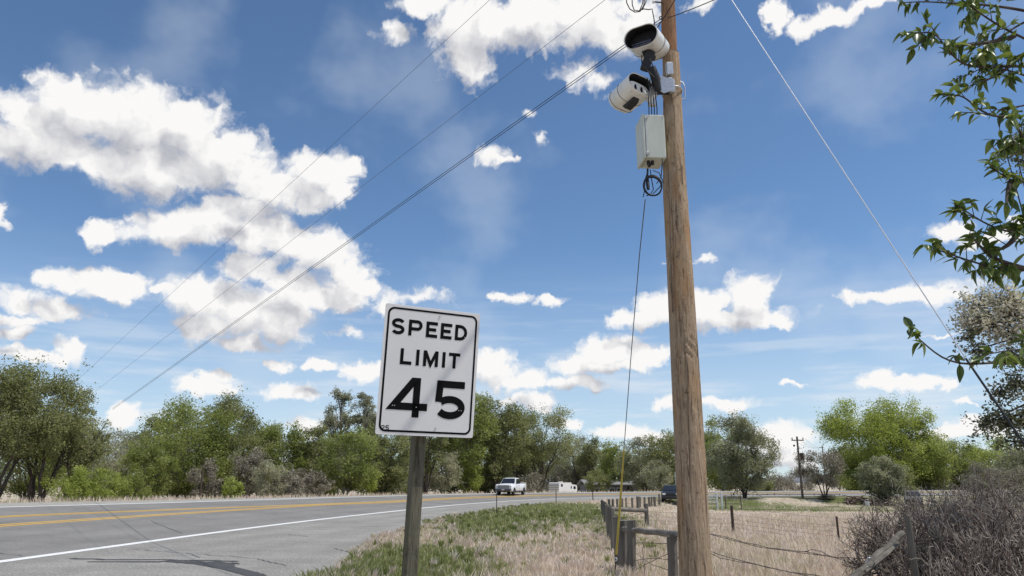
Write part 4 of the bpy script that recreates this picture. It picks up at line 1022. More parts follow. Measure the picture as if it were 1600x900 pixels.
def pickup(T_, K=1.0):
    # front of the truck towards -y, 5.8 long, 2.0 wide, 1.95 high
    g = MB(); hw_ = 1.0
    loft(g, [sec(-2.88, .90, .55, .98), sec(-2.80, .97, .42, 1.10), sec(-2.55, 1.0, .40, 1.20), sec(-1.45, 1.0, .40, 1.25), sec(-1.2, 1.0, .40, 1.24), sec(.92, 1.0, .40, 1.24), sec(.95, 1.0, .40, 1.26), sec(2.85, 1.0, .48, 1.26), sec(2.92, .97, .55, 1.24)])
    g.build('body', M['car_white'], T_)
    c = MB(); loft(c, [[(-.93, -1.32, 1.2), (-.90, -1.3, 1.24), (-.5, -1.35, 1.25), (.5, -1.35, 1.25), (.90, -1.3, 1.24), (.93, -1.32, 1.2)],
        [(-.92, -.62, 1.2), (-.76, -.55, 1.84), (-.5, -.58, 1.88), (.5, -.58, 1.88), (.76, -.55, 1.84), (.92, -.62, 1.2)],
        [(-.92, .1, 1.2), (-.76, .1, 1.90), (-.5, .1, 1.94), (.5, .1, 1.94), (.76, .1, 1.90), (.92, .1, 1.2)],
        [(-.92, .80, 1.2), (-.76, .70, 1.86), (-.5, .70, 1.90), (.5, .70, 1.90), (.76, .70, 1.86), (.92, .80, 1.2)]], smooth=False); cabin = c.build('cabin', M['car_white'], T_)
    w_ = MB(); w_.add([(-.84, -1.30, 1.275), (.84, -1.30, 1.275), (.70, -.66, 1.82), (-.70, -.66, 1.82)], [(0, 1, 2, 3)]); w_.xf(Matrix.Translation((0, -.012, .012))).build('windscreen', M['car_glass'], T_)
    for s_ in (1, -1):
        w_ = MB(); w_.add([(s_*.925, -1.02, 1.28), (s_*.915, .0, 1.28), (s_*.80, -.02, 1.80), (s_*.80, -.55, 1.78)], [(0, 1, 2, 3)]); w_.xf(Matrix.Translation((s_*.02, 0, 0))).build('side_window', M['car_glass'], T_)
        w_ = MB(); w_.add([(s_*.915, .06, 1.28), (s_*.925, .66, 1.28), (s_*.80, .62, 1.80), (s_*.80, .06, 1.80)], [(0, 1, 2, 3)]); w_.xf(Matrix.Translation((s_*.02, 0, 0))).build('side_window', M['car_glass'], T_)
        for y in (-1.85, 1.9):
            a = MB(); arch_cut(a, s_*1.0, y, .42, s_); a.build('wheel_arch', M['trim'], T_); wheel(T_, s_*.86, y, .40, .27, s_)
        m_ = MB(); m_.box((s_*1.13, -.98, 1.32), (.22, .12, .20), None, .03); m_.build('mirror', M['trim'], T_)
        h_ = MB(); h_.box((s_*.80, -2.80, .98), (.26, .16, .22), None, .03); h_.build('headlight', M['lamp'], T_)
        h_ = MB(); h_.box((s_*1.006, -.15, 1.05), (.02, .18, .04)); h_.build('door_handle', M['trim'], T_)
        for yy in (-.95, .02, .82):
            h_ = MB(); h_.box((s_*1.002, yy, .85), (.008, .014, .72)); h_.build('door_seam', M['trim'], T_)
        r_ = MB(); r_.box((s_*.97, .0, .40), (.14, 2.3, .08)); r_.build('running_board', M['trim'], T_)
    g_ = MB(); g_.box((0, -2.895, .93), (1.32, .05, .34), None, .02); gr = g_.build('grille', M['chrome'], T_)
    for dz in (.83, .93, 1.03): b = MB(); b.box((0, -2.925, dz), (1.24, .02, .035)); b.build('grille_bar', M['galv'], gr)
    g_ = MB(); g_.box((0, -2.93, .60), (1.90, .16, .22), None, .04); g_.build('bumper', M['chrome'], T_)
    g_ = MB(); g_.box((0, -2.92, .42), (1.5, .12, .13), None, .03); g_.build('air_dam', M['trim'], T_)
    g_ = MB(); g_.box((0, -3.018, .60), (.32, .012, .12)); g_.build('licence_plate', M['rv_white'], T_)
    b = MB(); b.box((0, 1.9, 1.15), (1.7, 1.75, .25)); b.build('bed_floor', M['trim'], T_)
    for s_ in (1, -1): b = MB(); b.box((s_*.93, 1.9, 1.31), (.12, 1.9, .10), None, .02); b.build('bed_rail', M['car_white'], T_)
    b = MB(); b.box((0, .98, 1.46), (1.6, .10, .42), None, .03); b.build('tool_rack', M['trim'], T_)
def place(T_, g_, head, K):
    """head: direction the front points to"""
    a = math.atan2(head[1], head[0]); T_.location = g_; T_.rotation_euler = (0, 0, a+PI/2); T_.scale = (K, K, K)
tg = gnd(798.5, 773.6); TR = thing('pickup_truck', 'white pickup truck driving towards the camera on the far lane', 'pickup truck')
pickup(TR); tg.z = gz(tg.x, tg.y)+.012; place(TR, tg, (-.30, -.955), .93)
def suv(T_, paint, long=4.5):
    g = MB(); h2 = long/2
    loft(g, [sec(-h2, .74, .45, .85), sec(-h2+.08, .86, .32, .95), sec(-h2+.9, .90, .30, 1.02), sec(-.9, .90, .30, 1.05), sec(h2-.2, .90, .30, 1.05), sec(h2, .84, .40, .98)]); g.build('body', M[paint], T_)
    c = MB(); loft(c, [[(-.84, -1.15, 1.0), (-.80, -1.12, 1.03), (.80, -1.12, 1.03), (.84, -1.15, 1.0)], [(-.84, -.5, 1.0), (-.66, -.42, 1.56), (.66, -.42, 1.56), (.84, -.5, 1.0)],
        [(-.84, .5, 1.0), (-.66, .5, 1.62), (.66, .5, 1.62), (.84, .5, 1.0)], [(-.84, h2-.15, 1.0), (-.66, h2-.45, 1.56), (.66, h2-.45, 1.56), (.84, h2-.15, 1.0)]], smooth=False); c.build('cabin', M[paint], T_)
    w_ = MB(); w_.add([(-.74, -1.14, 1.06), (.74, -1.14, 1.06), (.62, -.50, 1.51), (-.62, -.50, 1.51)], [(0, 1, 2, 3)]); w_.xf(Matrix.Translation((0, -.02, .015))).build('windscreen', M['car_glass'], T_)
    for s_ in (1, -1):
        for (ya, yb) in ((-.95, .0), (.06, 1.0), (1.06, h2-.45)):
            w_ = MB(); w_.add([(s_*.86, ya, 1.07), (s_*.86, yb, 1.07), (s_*.72, yb-.04, 1.50), (s_*.72, ya+(.45 if ya < -.5 else .04), 1.50)], [(0, 1, 2, 3)]); w_.build('side_window', M['car_glass'], T_)
        for y in (-h2+.9, h2-.9):
            a = MB(); arch_cut(a, s_*.90, y, .35, s_); a.build('wheel_arch', M['trim'], T_); wheel(T_, s_*.78, y, .34, .22, s_)
        h_ = MB(); h_.box((s_*.62, -h2+.02, .78), (.30, .10, .16), None, .03); h_.build('headlight', M['lamp'], T_)
        m_ = MB(); m_.box((s_*.99, -.85, 1.10), (.16, .10, .13), None, .02); m_.build('mirror', M['trim'], T_)
        r_ = MB(); r_.box((s_*.55, .5, 1.66), (.04, 1.9, .04)); r_.build('roof_rail', M['galv'], T_)
    g_ = MB(); g_.box((0, -h2-.01, .74), (.80, .06, .18), None, .02); g_.build('grille', M['trim'], T_)
    g_ = MB(); g_.box((0, -h2-.01, .46), (1.6, .12, .22), None, .04); g_.build('bumper', M['trim'], T_)
sg = at(1051, 796.5, 70); SV = thing('parked_suv', 'dark blue parked car half hidden behind the big utility pole', 'car'); suv(SV, 'car_dark')
place(SV, Vector((sg.x, 70, gz(sg.x, 70))), (-.25, -.97), .95)
og = at(1428, 790, 82); OC = thing('old_car', 'dull grey old car behind the bare shrub at the pasture edge', 'car'); suv(OC, 'car_grey', 4.3)
place(OC, Vector((og.x, 82, gz(og.x, 82))), (-.45, -.9), .95)
# camper beyond the road
cg = at(880, 772, 112); CT = thing('camper_trailer', 'white camper trailer with banded front parked beyond the road', 'camper'); czb = gz(cg.x, 112)
def camper(T_):
    b = MB(); b.prism([(-3.6, .55), (-3.6, 2.2), (-3.45, 3.0), (-3.2, 3.1), (1.3, 3.1), (1.45, 2.75), (3.3, 2.6), (3.55, 2.4), (3.6, .7), (3.4, .55)], -1.2, 1.2, 'x'); body = b.build('body', M['rv_white'], T_)
    for z0, z1 in ((1.72, 1.86), (2.1, 2.24), (2.48, 2.6)):
        s_ = MB(); s_.box((0, -3.61, (z0+z1)/2-.0), (2.38, .03, z1-z0)); s_.build('front_band', M['rv_stripe'], T_)
    for (y0, y1, z0, z1) in ((-2.8, -2.1, 2.3, 2.8), (1.0, 1.4, 1.9, 2.4), (2.1, 3.0, 1.8, 2.35), (-.6, .1, 1.5, 2.1)):
        if y0 == -.6: continue
        s_ = MB(); s_.box((1.205, (y0+y1)/2, (z0+z1)/2), (.02, y1-y0, z1-z0)); s_.build('window', M['car_glass'], T_)
    s_ = MB(); s_.box((1.205, -.3, 1.55), (.02, .75, 1.8)); s_.build('door', M['rv_white'], T_)
    s_ = MB(); s_.box((0, -2.6, 1.4), (2.0, 1.9, .3)); s_.build('pin_box', M['trim'], T_)
    s_ = MB(); s_.box((0, -1.0, 3.2), (.7, .8, .16), None, .03); s_.build('roof_vent', M['rv_white'], T_)
    for y in (.6, 1.6):
        for s2 in (1, -1): wheel(T_, s2*1.05, y, .36, .22, s2)
camper(CT); hgt_scale = 1.0
ztop = at(880, 753.5, 112).z; CT.scale = (.72, .72, .72); CT.location = (cg.x, 112, ztop-3.15*.72); CT.rotation_euler = (0, 0, math.radians(-35))
# low grey house among the trees
hg = at(958, 768, 132); HS = thing('grey_house', 'low grey house with a pale roof half hidden in the trees behind the camper', 'house', (hg.x, 132, gz(hg.x, 132)))
HS.rotation_euler = (0, 0, .12)
hz = at(958, 749, 132).z-HS.location.z
b = MB(); b.box((0, 3, hz*.37), (9, 6, hz*.74)); wl = b.build('wall', M['house_wall'], HS)
b = MB(); b.prism([(-.5, hz*.74), (3, hz), (6.5, hz*.74), (6.5, hz*.70), (3, hz*.94), (-.5, hz*.70)], -5, 5, 'x'); b.build('roof', M['house_roof'], HS)
for x_ in (-2.8, -.2, 1.1):
    w_ = MB(); w_.box((x_, -.02, hz*.42), (.9, .06, hz*.3)); fr = w_.build('window', M['white_rail'], HS); w2 = MB(); w2.box((x_, -.06, hz*.42), (.7, .03, hz*.22)); w2.build('pane', M['car_glass'], fr)
w_ = MB(); w_.box((3, -.02, hz*.33), (1, .06, hz*.6)); w_.build('door', M['trim'], HS)

# dead brush heaps and a flat plank pile
def brush(name, u0, u1, v0, v1, Y, n, label, seed, m_='logs'):
    g_ = at((u0+u1)/2, v1, Y); base_ = Vector((g_.x, Y, gz(g_.x, Y))); T_ = thing(name, label, 'brush pile', base_)
    W_ = (u1-u0)/F_PX*Y*1.05; H_ = (v1-v0)/F_PX*Y*1.05; rr = random.Random(seed)
    for k in range(n):
        x = rr.uniform(-.5, .5)*W_; z = rr.uniform(.02, 1)*H_*(1-(abs(x)/(W_*.55))**2)*.9; a = rr.uniform(0, PI); l_ = rr.uniform(.3, 1.)*W_*.30; tilt_ = rr.uniform(-.35, .35)
        d_ = Vector((math.cos(a), math.sin(a), tilt_))*l_; c = Vector((x, rr.uniform(-.6, .6), max(z, .05))); mb = MB()
        mb.tube([c-d_, c+Vector((0, 0, rr.uniform(-.05, .05))), c+d_], [rr.uniform(.06, .13), rr.uniform(.06, .11), rr.uniform(.02, .06)], 5, smooth=False); mb.build('branch', M[m_], T_)
    return T_
brush('brush_pile', 1321, 1365, 776, 791, 82, 46, 'heap of dead brown branches at the far edge of the pasture', 1)
brush('brush_pile', 1379, 1398, 780, 790, 80, 18, 'smaller heap of dead branches left of the old grey car', 2)
pg = at(1292, 788, 84); PP = thing('plank_pile', 'low dark stack of planks under the bare grey tree', 'plank pile', (pg.x, 84, gz(pg.x, 84)))
for k in range(5):
    mb = MB(); mb.box((.2*(k % 2), .3*(k % 3), .08+.09*k), (2.0-.15*k, .4, .07), Matrix.Rotation(.05*k, 3, 'Z')); mb.build('plank', M['logs'], PP)
bg_ = at(1353, 788, 80.5); BK = thing('white_bucket', 'small white bucket in front of the brush heap', 'bucket', (bg_.x, 80.2, gz(bg_.x, 80.2)))
mb = MB(); mb.tube([(0, 0, 0), (0, 0, .45)], [.2, .25], 10); mb.build('pail', M['white_rail'], BK)
mb = MB(); mb.tube([(-.25*math.cos(k*PI/6), 0, .45+.2*math.sin(k*PI/6)) for k in range(7)], .01, 4); mb.build('handle', M['galv'], BK)

# ================================================================== vegetation
def tubes_np(segs, sides=4):
    """segs: array (n, 8) = p0(3), p1(3), r0, r1 -> vertices, quads"""
    S = np.asarray(segs, float); p0, p1, r0, r1 = S[:, :3], S[:, 3:6], S[:, 6], S[:, 7]
    t = p1-p0; t /= np.linalg.norm(t, axis=1)[:, None]+1e-9
    up = np.where(np.abs(t[:, 2:3]) < .9, np.array([[0, 0, 1.]]), np.array([[1., 0, 0]]))
    a = np.cross(t, up); a /= np.linalg.norm(a, axis=1)[:, None]+1e-9; b = np.cross(t, a)
    th = 2*PI*np.arange(sides)/sides; cs_, sn = np.cos(th), np.sin(th)
    ring = a[:, None, :]*cs_[None, :, None]+b[:, None, :]*sn[None, :, None]
    V = np.concatenate([p0[:, None]+ring*r0[:, None, None], p1[:, None]+ring*r1[:, None, None]], 1)
    n = len(S); base_ = (np.arange(n)*2*sides)[:, None]; i = np.arange(sides); j = (i+1) % sides
    Fq = np.stack([base_+i, base_+j, base_+sides+j, base_+sides+i], -1).reshape(-1, 4)
    return V.reshape(-1, 3), Fq
def leaf_cards(C, size, rng, up_bias=.25, aspect=.6):
    n = len(C); nrm = rng.normal(size=(n, 3)); nrm[:, 2] = np.abs(nrm[:, 2])+up_bias; nrm /= np.linalg.norm(nrm, axis=1)[:, None]
    a = np.cross(nrm, rng.normal(size=(n, 3))); a /= np.linalg.norm(a, axis=1)[:, None]+1e-9; b = np.cross(nrm, a)
    s_ = size*rng.uniform(.55, 1.35, n)[:, None]
    V = np.stack([C-a*s_*.5, C+b*s_*.5*aspect, C+a*s_*.5, C-b*s_*.5*aspect], 1).reshape(-1, 3)
    return V, np.arange(4*n).reshape(n, 4)
HGT = {}
def make_tree(T_, H, R, style, leafm, barkm, nleaf, leaf, seed, leaf_name='crown'):
    HGT[T_.name] = H; nleaf = int(nleaf*1.3); leaf *= .90; rng = np.random.default_rng(seed); rr = random.Random(seed)
    if style == 'poplar': K, zc, zr, rx, low = 60, .56, .42, R, .2
    elif style == 'vase': K, zc, zr, rx, low = 46, .62, .38, R, .3
    elif style == 'spread': K, zc, zr, rx, low = 64, .64, .34, R, .32
    elif style == 'shrub': K, zc, zr, rx, low = 30, .5, .5, R, .0
    else: K, zc, zr, rx, low = 80, .52, .48, R, .04
    # clump centres
    cl = []
    while len(cl) < K:
        d_ = rng.normal(size=3); d_ /= np.linalg.norm(d_); r_ = rng.uniform(.35, 1)**.5*.92
        z = zc+d_[2]*zr*r_
        wide = 1.0
        if style == 'vase': wide = .45+.6*np.clip((z-.25)/.5, 0, 1)
        if style == 'dome': wide = 1.0 if z > .35 else .80+.2*z/.35
        if z < low: continue
        cl.append((d_[0]*rx*r_*wide, d_[1]*rx*r_*wide, z*H))
    cl = np.array(cl); cl += rng.normal(size=cl.shape)*R*.05
    # uneven outline
    ang = np.arctan2(cl[:, 1], cl[:, 0]); cl[:, 2] *= 1+.07*np.sin(ang*3+seed)+.04*np.sin(ang*5+2*seed)
    cl[:, 2] = np.minimum(cl[:, 2], H*.93)
    nst = {'poplar': 1, 'vase': 5, 'spread': 5, 'shrub': 7}.get(style, 3)
    segs = []; stems = []
    for s_ in range(nst):
        a = 2*PI*s_/nst+rr.uniform(-.4, .4); sp = {'poplar': .05, 'vase': .55, 'spread': .55, 'shrub': .5}.get(style, .35)*R
        top = np.array([math.cos(a)*sp, math.sin(a)*sp, H*(.86 if style == 'poplar' else rr.uniform(.55, .72))]); b0 = np.array([math.cos(a)*.10, math.sin(a)*.10, -.2])
        m_ = 7; P_ = [b0+(top-b0)*np.array([(k/m_)**1.35, (k/m_)**1.35, k/m_])+np.array([rr.uniform(-1, 1), rr.uniform(-1, 1), 0])*R*.03*(k > 0) for k in range(m_+1)]
        r0 = H*.020/(1 if nst < 2 else 1.35)*(.5 if style == 'shrub' else 1); stems.append((P_, r0))
        for k in range(m_): segs.append([*P_[k], *P_[k+1], r0*(1-.75*k/m_), r0*(1-.75*(k+1)/m_)])
    stem_segs = list(segs); segs = []
    for c in cl:
        best = None
        for P_, r0 in stems:
            for k in range(1, len(P_)):
                p_ = P_[k]
                if p_[2] > c[2]-.12*H*(k > 1) and k > 1: continue
                dd_ = np.linalg.norm(c-p_)
                if best is None or dd_ < best[0]: best = (dd_, p_, r0*(1-.75*k/len(P_)))
        if best is None: best = (1, stems[0][0][1], stems[0][1])
        _, p_, rb = best; m_ = 4; prev = p_; r_ = rb*.5
        for k in range(1, m_+1):
            t_ = k/m_; nx_ = p_+(c-p_)*t_+np.array([0, 0, .06*H*math.sin(PI*t_)*.4])+rng.normal(size=3)*R*.02
            segs.append([*prev, *nx_, r_*(1-.7*(k-1)/m_), r_*(1-.7*k/m_)]); prev = nx_
        for k in range(9):
            d_ = rng.normal(size=3); d_[2] = abs(d_[2])*.8; d_ /= np.linalg.norm(d_); e_ = c+d_*R*rng.uniform(.12, .26); segs.append([*(c-d_*R*.05), *e_, r_*.22, r_*.08])
            d2_ = d_+rng.normal(size=3)*.5; e2 = e_+d2_*R*.08; segs.append([*e_, *e2, r_*.1, r_*.05])
    V, Fq = tubes_np(stem_segs, 6); np_mesh('trunk', V, Fq, barkm, T_, smooth=True)
    V, Fq = tubes_np(segs, 3); np_mesh('branches', V, Fq, barkm, T_)['kind'] = 'stuff'
    # leaves: around every clump, denser on its outer, upper side; gaps between clumps
    cr_ = R*{'poplar': .30, 'vase': .25, 'spread': .24, 'shrub': .33}.get(style, .26)
    per = rng.multinomial(nleaf, rng.dirichlet(np.full(K, 6.))); C = []; rn = []
    for c, m_ in zip(cl, per):
        d_ = rng.normal(size=(m_, 3)); d_ /= np.linalg.norm(d_, axis=1)[:, None]; q = rng.uniform(.05, 1, m_)**.45*cr_*rng.uniform(.75, 1.2)
        sub = rng.normal(size=(max(3, m_//40), 3))*cr_*.55
        pts = c+d_*q[:, None]*np.array([1, 1, .8])
        k = rng.random(m_) < .42; w_ = rng.integers(0, len(sub), m_); pts[k] = (c+sub[w_]+rng.normal(size=(m_, 3))*cr_*.22)[k]
        C.append(pts); rn.append(np.clip(rng.normal(.5+.2*rng.normal(), .24, m_), 0, 1))
    C = np.concatenate(C); rn = np.concatenate(rn); k = C[:, 2] > .1; C = C[k]; rn = rn[k]
    V, Fq = leaf_cards(C, leaf, rng); np_mesh(leaf_name, V, Fq, leafm, T_, rnd=rn)
def tree_px(label, u, vt, hwpx, Y, style, lm, bm, n, seed, leaf=.20, cat='tree', name='tree', group=None, dz=0):
    Y0 = Y
    for _ in range(60):                                   # keep clear of the carriageway
        t = at(u, vt, Y); s__, w__ = road_sw([t.x], [Y])
        if -5 < w__[0] < wfar(s__)[0]+wsh(s__)[0]+2.0+hwpx*Y/F_PX*.55: Y *= 1.02
        else: break
    t = at(u, vt, Y); b = Vector((t.x, Y, gz(t.x, Y)+dz)); T_ = thing(name, label, cat, b, group)
    dep = Y*CP+(t.z-EYE)*SP
    make_tree(T_, (t.z-b.z)*1.04, hwpx*(1.16 if style == 'dome' else 1.05)*dep/F_PX, style, M[lm], M[bm], n, leaf*max(1, Y/Y0)**.8, seed); return T_
TREES = [
 # label, u, top v, half width px, Y, style, leaf, bark, n, leaf size
 ('big dark stemmed spreading tree cut by the left edge of the picture', 18, 577, 92, 50, 'spread', 'dark_leaf', 'dark_bark', 26000, .17),
 ('spreading multi stemmed olive tree second from the left edge', 88, 594, 72, 53, 'spread', 'dark_leaf', 'dark_bark', 17000, .16),
 ('thin crowned tree reaching right over the gap left of the round green tree', 138, 622, 42, 56, 'spread', 'dark_leaf', 'dark_bark', 6500, .16),
 ('pale budding tree in the gap behind the yellow green bushes', 178, 672, 44, 80, 'dome', 'pale_leaf', 'pale_bark', 9000, .20),
 ('second pale budding tree behind the low green tree', 214, 678, 34, 84, 'dome', 'grey_leaf', 'pale_bark', 7000, .22),
 ('low round bright green tree left of the tall green dome', 238, 684, 34, 60, 'dome', 'green_leaf', 'bark', 10000, .17),
 ('tall domed green tree at the left end of the middle grove', 300, 626, 66, 66, 'dome', 'green_leaf', 'bark', 26000, .19),
 ('tall domed green tree with a yellowish top right of the first dome', 372, 622, 56, 70, 'dome', 'dark_leaf', 'bark', 22000, .20),
 ('mid height green tree sloping down to the right of the grove domes', 436, 662, 44, 72, 'dome', 'green_leaf', 'bark', 14000, .20),
 ('green tree filling the gap left of the twin poplars', 500, 668, 34, 74, 'dome', 'dark_leaf', 'bark', 12000, .20),
 ('left of the twin pale green poplars rising above the grove', 534, 608, 25, 82, 'poplar', 'grey_leaf', 'pale_bark', 9500, .20),
 ('right of the twin pale green poplars rising above the grove', 572, 611, 25, 80, 'poplar', 'grey_leaf', 'pale_bark', 9500, .20),
 ('broad green tree under the twin poplars', 545, 664, 40, 70, 'dome', 'green_leaf', 'pale_bark', 14000, .19),
 ('green tree just left of the sign post', 602, 672, 40, 68, 'dome', 'dark_leaf', 'dark_bark', 12000, .19),
 ('dark limbed tree showing under the sign', 668, 640, 40, 66, 'vase', 'dark_leaf', 'dark_bark', 7000, .19),
 ('tall green cottonwood right behind the speed limit sign', 732, 597, 44, 78, 'dome', 'green_leaf', 'bark', 18000, .23),
 ('tall dense green tree between the sign and the white pickup', 776, 622, 42, 76, 'dome', 'dark_leaf', 'bark', 20000, .21),
 ('vase shaped budding elm with bare spreading limbs behind the pickup', 842, 637, 58, 92, 'vase', 'dark_leaf', 'dark_bark', 16000, .20),
 ('second budding elm leaning left behind the white pickup', 808, 660, 32, 96, 'vase', 'dark_leaf', 'dark_bark', 7000, .22),
 ('grey budding tree behind the white camper', 902, 678, 30, 150, 'dome', 'grey_leaf', 'bark', 9000, .30),
 ('olive tree right of the camper', 930, 682, 28, 148, 'dome', 'dark_leaf', 'bark', 10000, .30),
 ('bright green tree behind the yellow guy guard', 962, 690, 24, 136, 'dome', 'green_leaf', 'bark', 9000, .30),
 ('grey green tree left of the big utility pole', 1004, 688, 34, 126, 'dome', 'grey_leaf', 'bark', 12000, .30),
 ('grey green tree partly behind the big utility pole', 1044, 674, 34, 120, 'dome', 'dark_leaf', 'bark', 12000, .28),
 ('fresh green tree top right behind the utility pole', 1122, 656, 36, 108, 'dome', 'green_leaf', 'bark', 12000, .27),
 ('wide grey green olive tree right of the utility pole', 1154, 655, 46, 83, 'dome', 'grey_leaf', 'dark_bark', 26000, .21),
 ('bare grey branching tree with a leaning trunk beside the distant pole', 1282, 708, 38, 84, 'vase', 'tan_twig', 'dark_bark', 10000, .16),
 ('huge bright cottonwood right of the distant poles', 1338, 630, 54, 104, 'dome', 'bright_leaf', 'pale_bark', 34000, .26),
 ('right half of the huge bright cottonwood pair', 1398, 630, 50, 108, 'dome', 'bright_leaf', 'pale_bark', 30000, .26),
 ('rounded grey olive tree in front of the bright cottonwoods', 1374, 714, 30, 84, 'dome', 'grey_leaf', 'dark_bark', 13000, .20),
 ('green tree sloping down right of the cottonwoods', 1438, 678, 34, 110, 'dome', 'green_leaf', 'bark', 12000, .26),
 ('mid green tree above the bare shrub', 1482, 688, 34, 118, 'dome', 'green_leaf', 'bark', 11000, .28),
 ('dense bright green tree near the right edge', 1546, 688, 40, 112, 'dome', 'bright_leaf', 'bark', 16000, .26),
 ('grey green tree cut by the right edge of the picture', 1598, 702, 36, 100, 'dome', 'grey_leaf', 'bark', 11000, .24),
 ('round grey bush above the bare shrub near the right edge', 1546, 728, 36, 74, 'shrub', 'tan_twig', 'bark', 14000, .14),
 ('round grey bush above the bare shrub at the right corner', 1606, 734, 30, 74, 'shrub', 'tan_twig', 'bark', 9000, .14),
]
for i, (lab, u, vt, hwp, Y, st, lm, bm, n, ls) in enumerate(TREES): tree_px(lab, u, vt, hwp, Y, st, lm, bm, n, 100+i, ls)
SHR = [
 ('yellow green bush row under the spreading tree at the far left', 112, 733, 32, 50, 'bright_leaf', 6500, .13), ('low bright yellow green bush left of the round green tree', 168, 730, 32, 52, 'bright_leaf', 6500, .13),
 ('low green bush beside the road left of the lone dark post', 212, 740, 22, 54, 'green_leaf', 4000, .13), ('silvery bush behind the yellow green bush row', 196, 706, 22, 66, 'pale_leaf', 4500, .14),
 ('small bright green bush right of the lone dark post', 365, 746, 16, 52, 'bright_leaf', 2600, .12), ('grey bare thicket in front of the tall domed trees', 322, 722, 24, 62, 'tan_twig', 8000, .14),
 ('brown grey thicket in the middle of the grove', 392, 708, 30, 62, 'tan_twig', 8000, .14), ('pinkish grey bare thicket right of the small bright bush', 424, 722, 26, 60, 'pale_leaf', 7000, .13),
 ('low grey thicket below the sloping green tree', 458, 734, 26, 62, 'tan_twig', 7000, .14), ('dry brown thicket left of the twin trunks', 496, 738, 22, 64, 'tan_twig', 6000, .14),
 ('bright green bush under the broad green tree', 566, 726, 24, 62, 'bright_leaf', 5000, .13), ('grey green bush left of the sign post', 612, 724, 26, 64, 'dark_leaf', 5000, .14),
 ('silver leaved bush right of the sign post', 694, 708, 26, 62, 'pale_leaf', 7000, .14), ('yellow green bush left of the white pickup', 732, 716, 24, 66, 'bright_leaf', 6000, .14),
 ('dark undergrowth just left of the white pickup', 762, 728, 24, 96, 'dark_leaf', 6000, .16), ('brown undergrowth behind the white pickup', 812, 728, 34, 94, 'tan_twig', 7000, .2),
 ('grey undergrowth behind the front end of the camper', 868, 726, 30, 150, 'tan_twig', 7000, .22), ('tan undergrowth behind the camper', 905, 732, 28, 152, 'tan_twig', 6000, .26),
 ('olive undergrowth right of the camper', 935, 736, 22, 126, 'dark_leaf', 5000, .24), ('dark green undergrowth behind the yellow guard', 975, 738, 26, 138, 'dark_leaf', 5000, .26), ('silver undergrowth behind the parked dark car', 1030, 722, 26, 116, 'pale_leaf', 6000, .22),
 ('low olive brush at the foot of the wide grey green tree', 1188, 752, 20, 110, 'dark_leaf', 4000, .2), ('brown bare brush left of the distant pole', 1216, 744, 26, 112, 'tan_twig', 5500, .18), ('greyish bare brush right of the distant pole', 1250, 734, 24, 100, 'tan_twig', 5500, .16),
 ('dark green undergrowth below the huge cottonwood', 1330, 735, 30, 98, 'green_leaf', 6500, .2), ('low dark bush right of the grey olive tree', 1410, 740, 24, 96, 'dark_leaf', 5000, .2),
 ('olive brush beneath the sloping green tree', 1452, 732, 30, 104, 'dark_leaf', 5500, .2), ('dark brush beneath the mid green tree', 1500, 736, 30, 106, 'dark_leaf', 5500, .2),
]
for i, (lab, u, vt, hwp, Y, lm, n, ls) in enumerate(SHR): tree_px(lab, u, vt, hwp, Y, 'shrub', lm, 'bark', n, 300+i, ls, 'bush', 'bush')
# backing row so that the grove closes: copies of finished trees, farther off
protos = [o for o in COL.objects if o.name.startswith('tree') and o.parent is None]
BACKL = ['behind the spreading tree at the far left', 'behind the thin tree beside the left gap', 'behind the first domed tree', 'behind the yellowish domed tree', 'behind the sloping green tree', 'left of the twin poplars, far back', 'under the left twin poplar, far back', 'between the right twin poplar and the sign', "behind the sign's lower left corner", 'behind the sign post', 'just right of the sign', 'behind the tall cottonwood by the sign', 'behind the vase shaped elm', 'right of the vase shaped elm', 'behind the yellow guy guard', 'behind the olive tree right of the camper', 'behind the grey tree left of the big pole', 'hidden by the big utility pole', 'behind the wide grey green olive tree', 'behind the huge bright cottonwood', 'behind the tree right of the cottonwoods', 'behind the mid green tree over the shrub', 'left of the dense bright tree at right', 'behind the tree at the right edge', 'tiny on the horizon left of the distant pole']
brr = random.Random(31); bi = 0
for (u, v, Y) in [(60,640,85),(120,660,95),(250,650,95),(330,650,98),(400,650,100),(470,690,100),(520,690,104),(590,680,100),(640,700,96),(700,650,98),(750,650,100),(810,680,170),(860,690,175),(985,700,165),(925,700,160),(1030,700,160),(1085,672,150),(1130,690,140),(1330,690,150),(1420,690,150),(1470,700,160),(1515,698,165),(1575,700,150),(1200,755,260)]:
    src = protos[[6,8,9,12,16,25,24][bi % 7]]
    t = at(u, v, Y); b = Vector((t.x, Y, gz(t.x, Y))); H0 = HGT[src.name]
    c = copy_tree(src); c.name = 'background_tree'; k = (t.z-b.z)/H0; c.location = b; c.rotation_euler = (0, 0, brr.uniform(0, 6.28)); c.scale = (k*1.1, k*1.1, k)
    c['label'] = 'back row green tree '+BACKL[bi]; c['group'] = 'back row trees'; bi += 1

